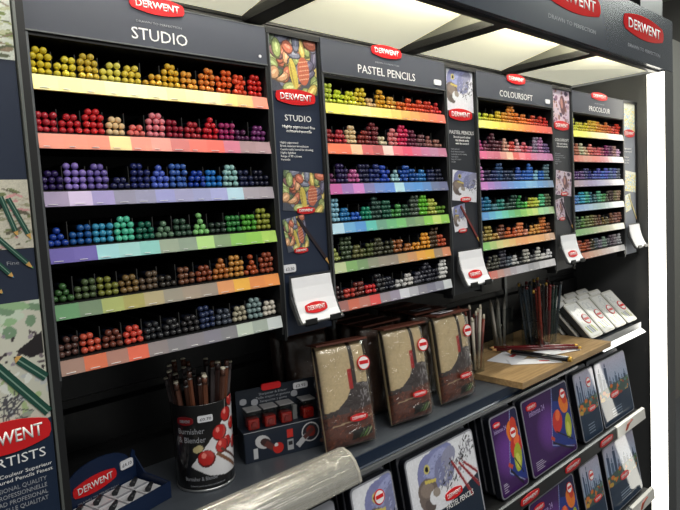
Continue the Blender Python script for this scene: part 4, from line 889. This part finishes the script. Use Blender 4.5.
# ================================================================== HANGING TINS BELOW THE SHELF
TL_ = .17; tl = math.atan(TL_)
def tplane(z): return -.04 + TL_ * (z + .27)
for rowi, (ztop, zbot) in enumerate(((-.2865, -.4635), (-.4955, -.6725))):
    # rack the tins stand on
    rk = empty('tin_rack', (0, tplane(zbot), ZO + zbot), 0, ('upper dark rack holding the row of tins right under the shelf', 'lower dark rack holding the bottom row of tins')[rowi], 'rack')
    b = MB(); b.box(.05, (1.500, 1.462)[rowi], -.020, .150, -.006, -.001, BLACK); b.build('ledge', rk)
    b = MB(); b.prism([(-.0205, .006), (-.0165, .008), (-.0145, .008), (-.0185, -.022), (-.0225, -.022)], .05, 1.310, mat('dark_rack_lip', (40, 41, 42), .35), 'x'); b.build('front_lip', rk)
    b = MB(); xr1 = (1.500, 1.462)[rowi]; b.prism([(-.0225, .006), (-.0165, .008), (-.0145, .008), (-.0185, -.022), (-.0255, -.022)], 1.312, xr1, mat('white_label_strip', (214, 212, 206), .2, coat=.4), 'x'); lb_ = b.build('white_label', rk)
    b = MB(); b.prism([(1.360, -.016), (1.375, -.002), (1.410, .002), (1.385, -.004), (1.372, -.016)], -.0262, -.0225, mat('red_brown_print', (150, 60, 40), .4)); b.build('swoosh_print', lb_)
    for cx in (.45, .64, .865, 1.060, 1.245):
        o, t = badge(None, 0, 0, 0, .075, .022); join(o, t); o.parent = rk; o.location = (cx, -.0225, -.007); o.rotation_euler = (.08, 0, 0); o.name = 'oval_label'
LILAC = mat('lilac_print', (170, 150, 200), .4)
def tin(x0, w_, zt_, h_, pic, label, body=TINBLK, d=0, lm=GLOSSP, sticker=None, logo=None, title=None, small=False):
    z0 = zt_ - h_; t = .012
    e = empty('pencil_tin', (x0, tplane(z0) + d * .0185, ZO + z0 + .0006), 0, label, 'tin', 'flat pencil tins standing in the racks'); e.rotation_euler = (-tl, 0, 0)
    b = MB(); b.prism(rrect(0, w_, 0, h_, .010), .004, .013, body); b.build('tin_base', e)
    b = MB(); b.prism(rrect(-.0008, w_ + .0008, -.0002, h_ + .0008, .010), .0, .0036, body); b.prism(rrect(.0012, w_ - .0012, .0014, h_ - .0012, .009), -.0008, .0, TINRIM); ld = b.build('lid', e)
    if pic is not None:
        me = pic.mesh('lid_print', w_ - .008, h_ - .008, lm)
        # round the corners of the print by pulling its corner points in
        cw, ch, r = (w_ - .008), (h_ - .008), .008
        for v in me.vertices:
            x, z = v.co.x, v.co.z; cx = min(max(x, r), cw - r); cz = min(max(z, r), ch - r); L = math.hypot(x - cx, z - cz)
            if L > r: v.co.x = cx + (x - cx) * r / L; v.co.z = cz + (z - cz) * r / L
        link('lid_print', me, e, (.004, -.0011, .004))
    if logo: badge2(e, logo[0] * w_, -.0012, logo[1] * h_, logo[2], logo[3])
    if title: text('lettering', title[0], e, title[1] * w_, -.0014, title[2] * h_, title[3], title[4], LILAC if title[0][0] == 'I' else (WHITE if not small else GREYP), 'LEFT')
    if sticker:
        sx, sz = sticker[0] * w_, sticker[1] * h_; R_ = .0125
        b = MB(); b.tube((sx, -.0012, sz), (sx, -.0020, sz), R_, R_, RED, 24); b.tube((sx, -.0020, sz), (sx, -.0024, sz), R_ * .84, R_ * .84, WHITE, 24); b.box(sx - R_ * .7, sx + R_ * .7, -.0028, -.0024, sz - .002, sz + .004, RED); b.build('round_sticker', e)
    return e
Pl, Ps = pic_parrot(.205 / .178, 120), pic_parrot(.100 / .178, 90)
Fl, Fs = pic_fruit(.215 / .178, 120), pic_fruit(.105 / .178, 110)
Cl, Cs = pic_city(.19 / .16, 110), pic_city(.11 / .155, 90)
SIL = mat('silver_tin_enamel', (120, 122, 130), .3, .5)
for d in range(3, -1, -1):
    back = '' if d == 0 else ', %s behind it' % ['', 'first', 'second', 'third'][d]
    for (x0, w_, pic, kn, lg, ti, st) in ((.230, .135, None, 'plain dark tin partly under the acrylic cover', None, ('GRAPHIC', .3, .78, .07, .010), None),
        (.398, .101, Ps, 'small parrot tin with a round red sticker', None, None, (.62, .80)),
        (.531, .206, Pl, 'large parrot tin under the navy shelf edge', (.575, .43, .052, .019), ('PASTEL PENCILS', .44, .30, .085, .010), None),
        (.796, .108, Fs, 'narrow violet tin with fruit picture in the upper rack', (.22, .88, .026, .012), ('Inktense 24', .10, .78, .045, .009), (.72, .70)),
        (.921, .214, Fl, 'wide violet tin with fruit picture in the upper rack', (.19, .88, .044, .016), ('Inktense 24', .12, .76, .068, .013), (.86, .84)),
        (1.170, .114, Cs, 'narrow harbour-picture tin in the upper rack', (.62, .42, .040, .014), None, (.66, .80)),
        (1.290, .198, Cl, 'wide harbour-picture tin in the upper rack beside the end wall', (.46, .42, .052, .018), None, None)):
        if d and x0 > 1.1 and d > 1: continue
        tin(x0, w_, -.2865 - (.004 if d == 0 else -.0), .1725, pic if d == 0 else None, ('plain back tin' if d else kn) if not d else 'plain dark tin, %s behind the %s' % (['', 'first', 'second', 'third'][d], kn.split(' in the')[0].split(' under')[0].split(' partly')[0].split(' with')[0]), d=d, logo=lg if d == 0 else None, title=ti if d == 0 else None, sticker=st if d == 0 else None, small=(d == 0 and pic is None))
for (x0, w_, pic, kn, lg, ti, st) in ((.640, .206, Fl, 'wide violet tin in the lower rack, left one', (.19, .88, .044, .016), ('Inktense 24', .12, .76, .068, .013), (.86, .84)),
        (.882, .206, Fl, 'wide violet tin with fruit picture in the lower rack, right one', (.19, .88, .044, .016), ('Inktense 24', .12, .76, .068, .013), (.86, .84)),
        (1.118, .108, Cs, 'narrow harbour-picture tin in the lower rack', (.62, .42, .040, .014), None, (.5, .78)),
        (1.250, .198, Cl, 'wide harbour-picture tin in the lower rack beside the end wall', (.5, .42, .052, .018), None, None)):
    tin(x0, w_, -.4985, .1715, pic, kn, logo=lg, title=ti, sticker=st)
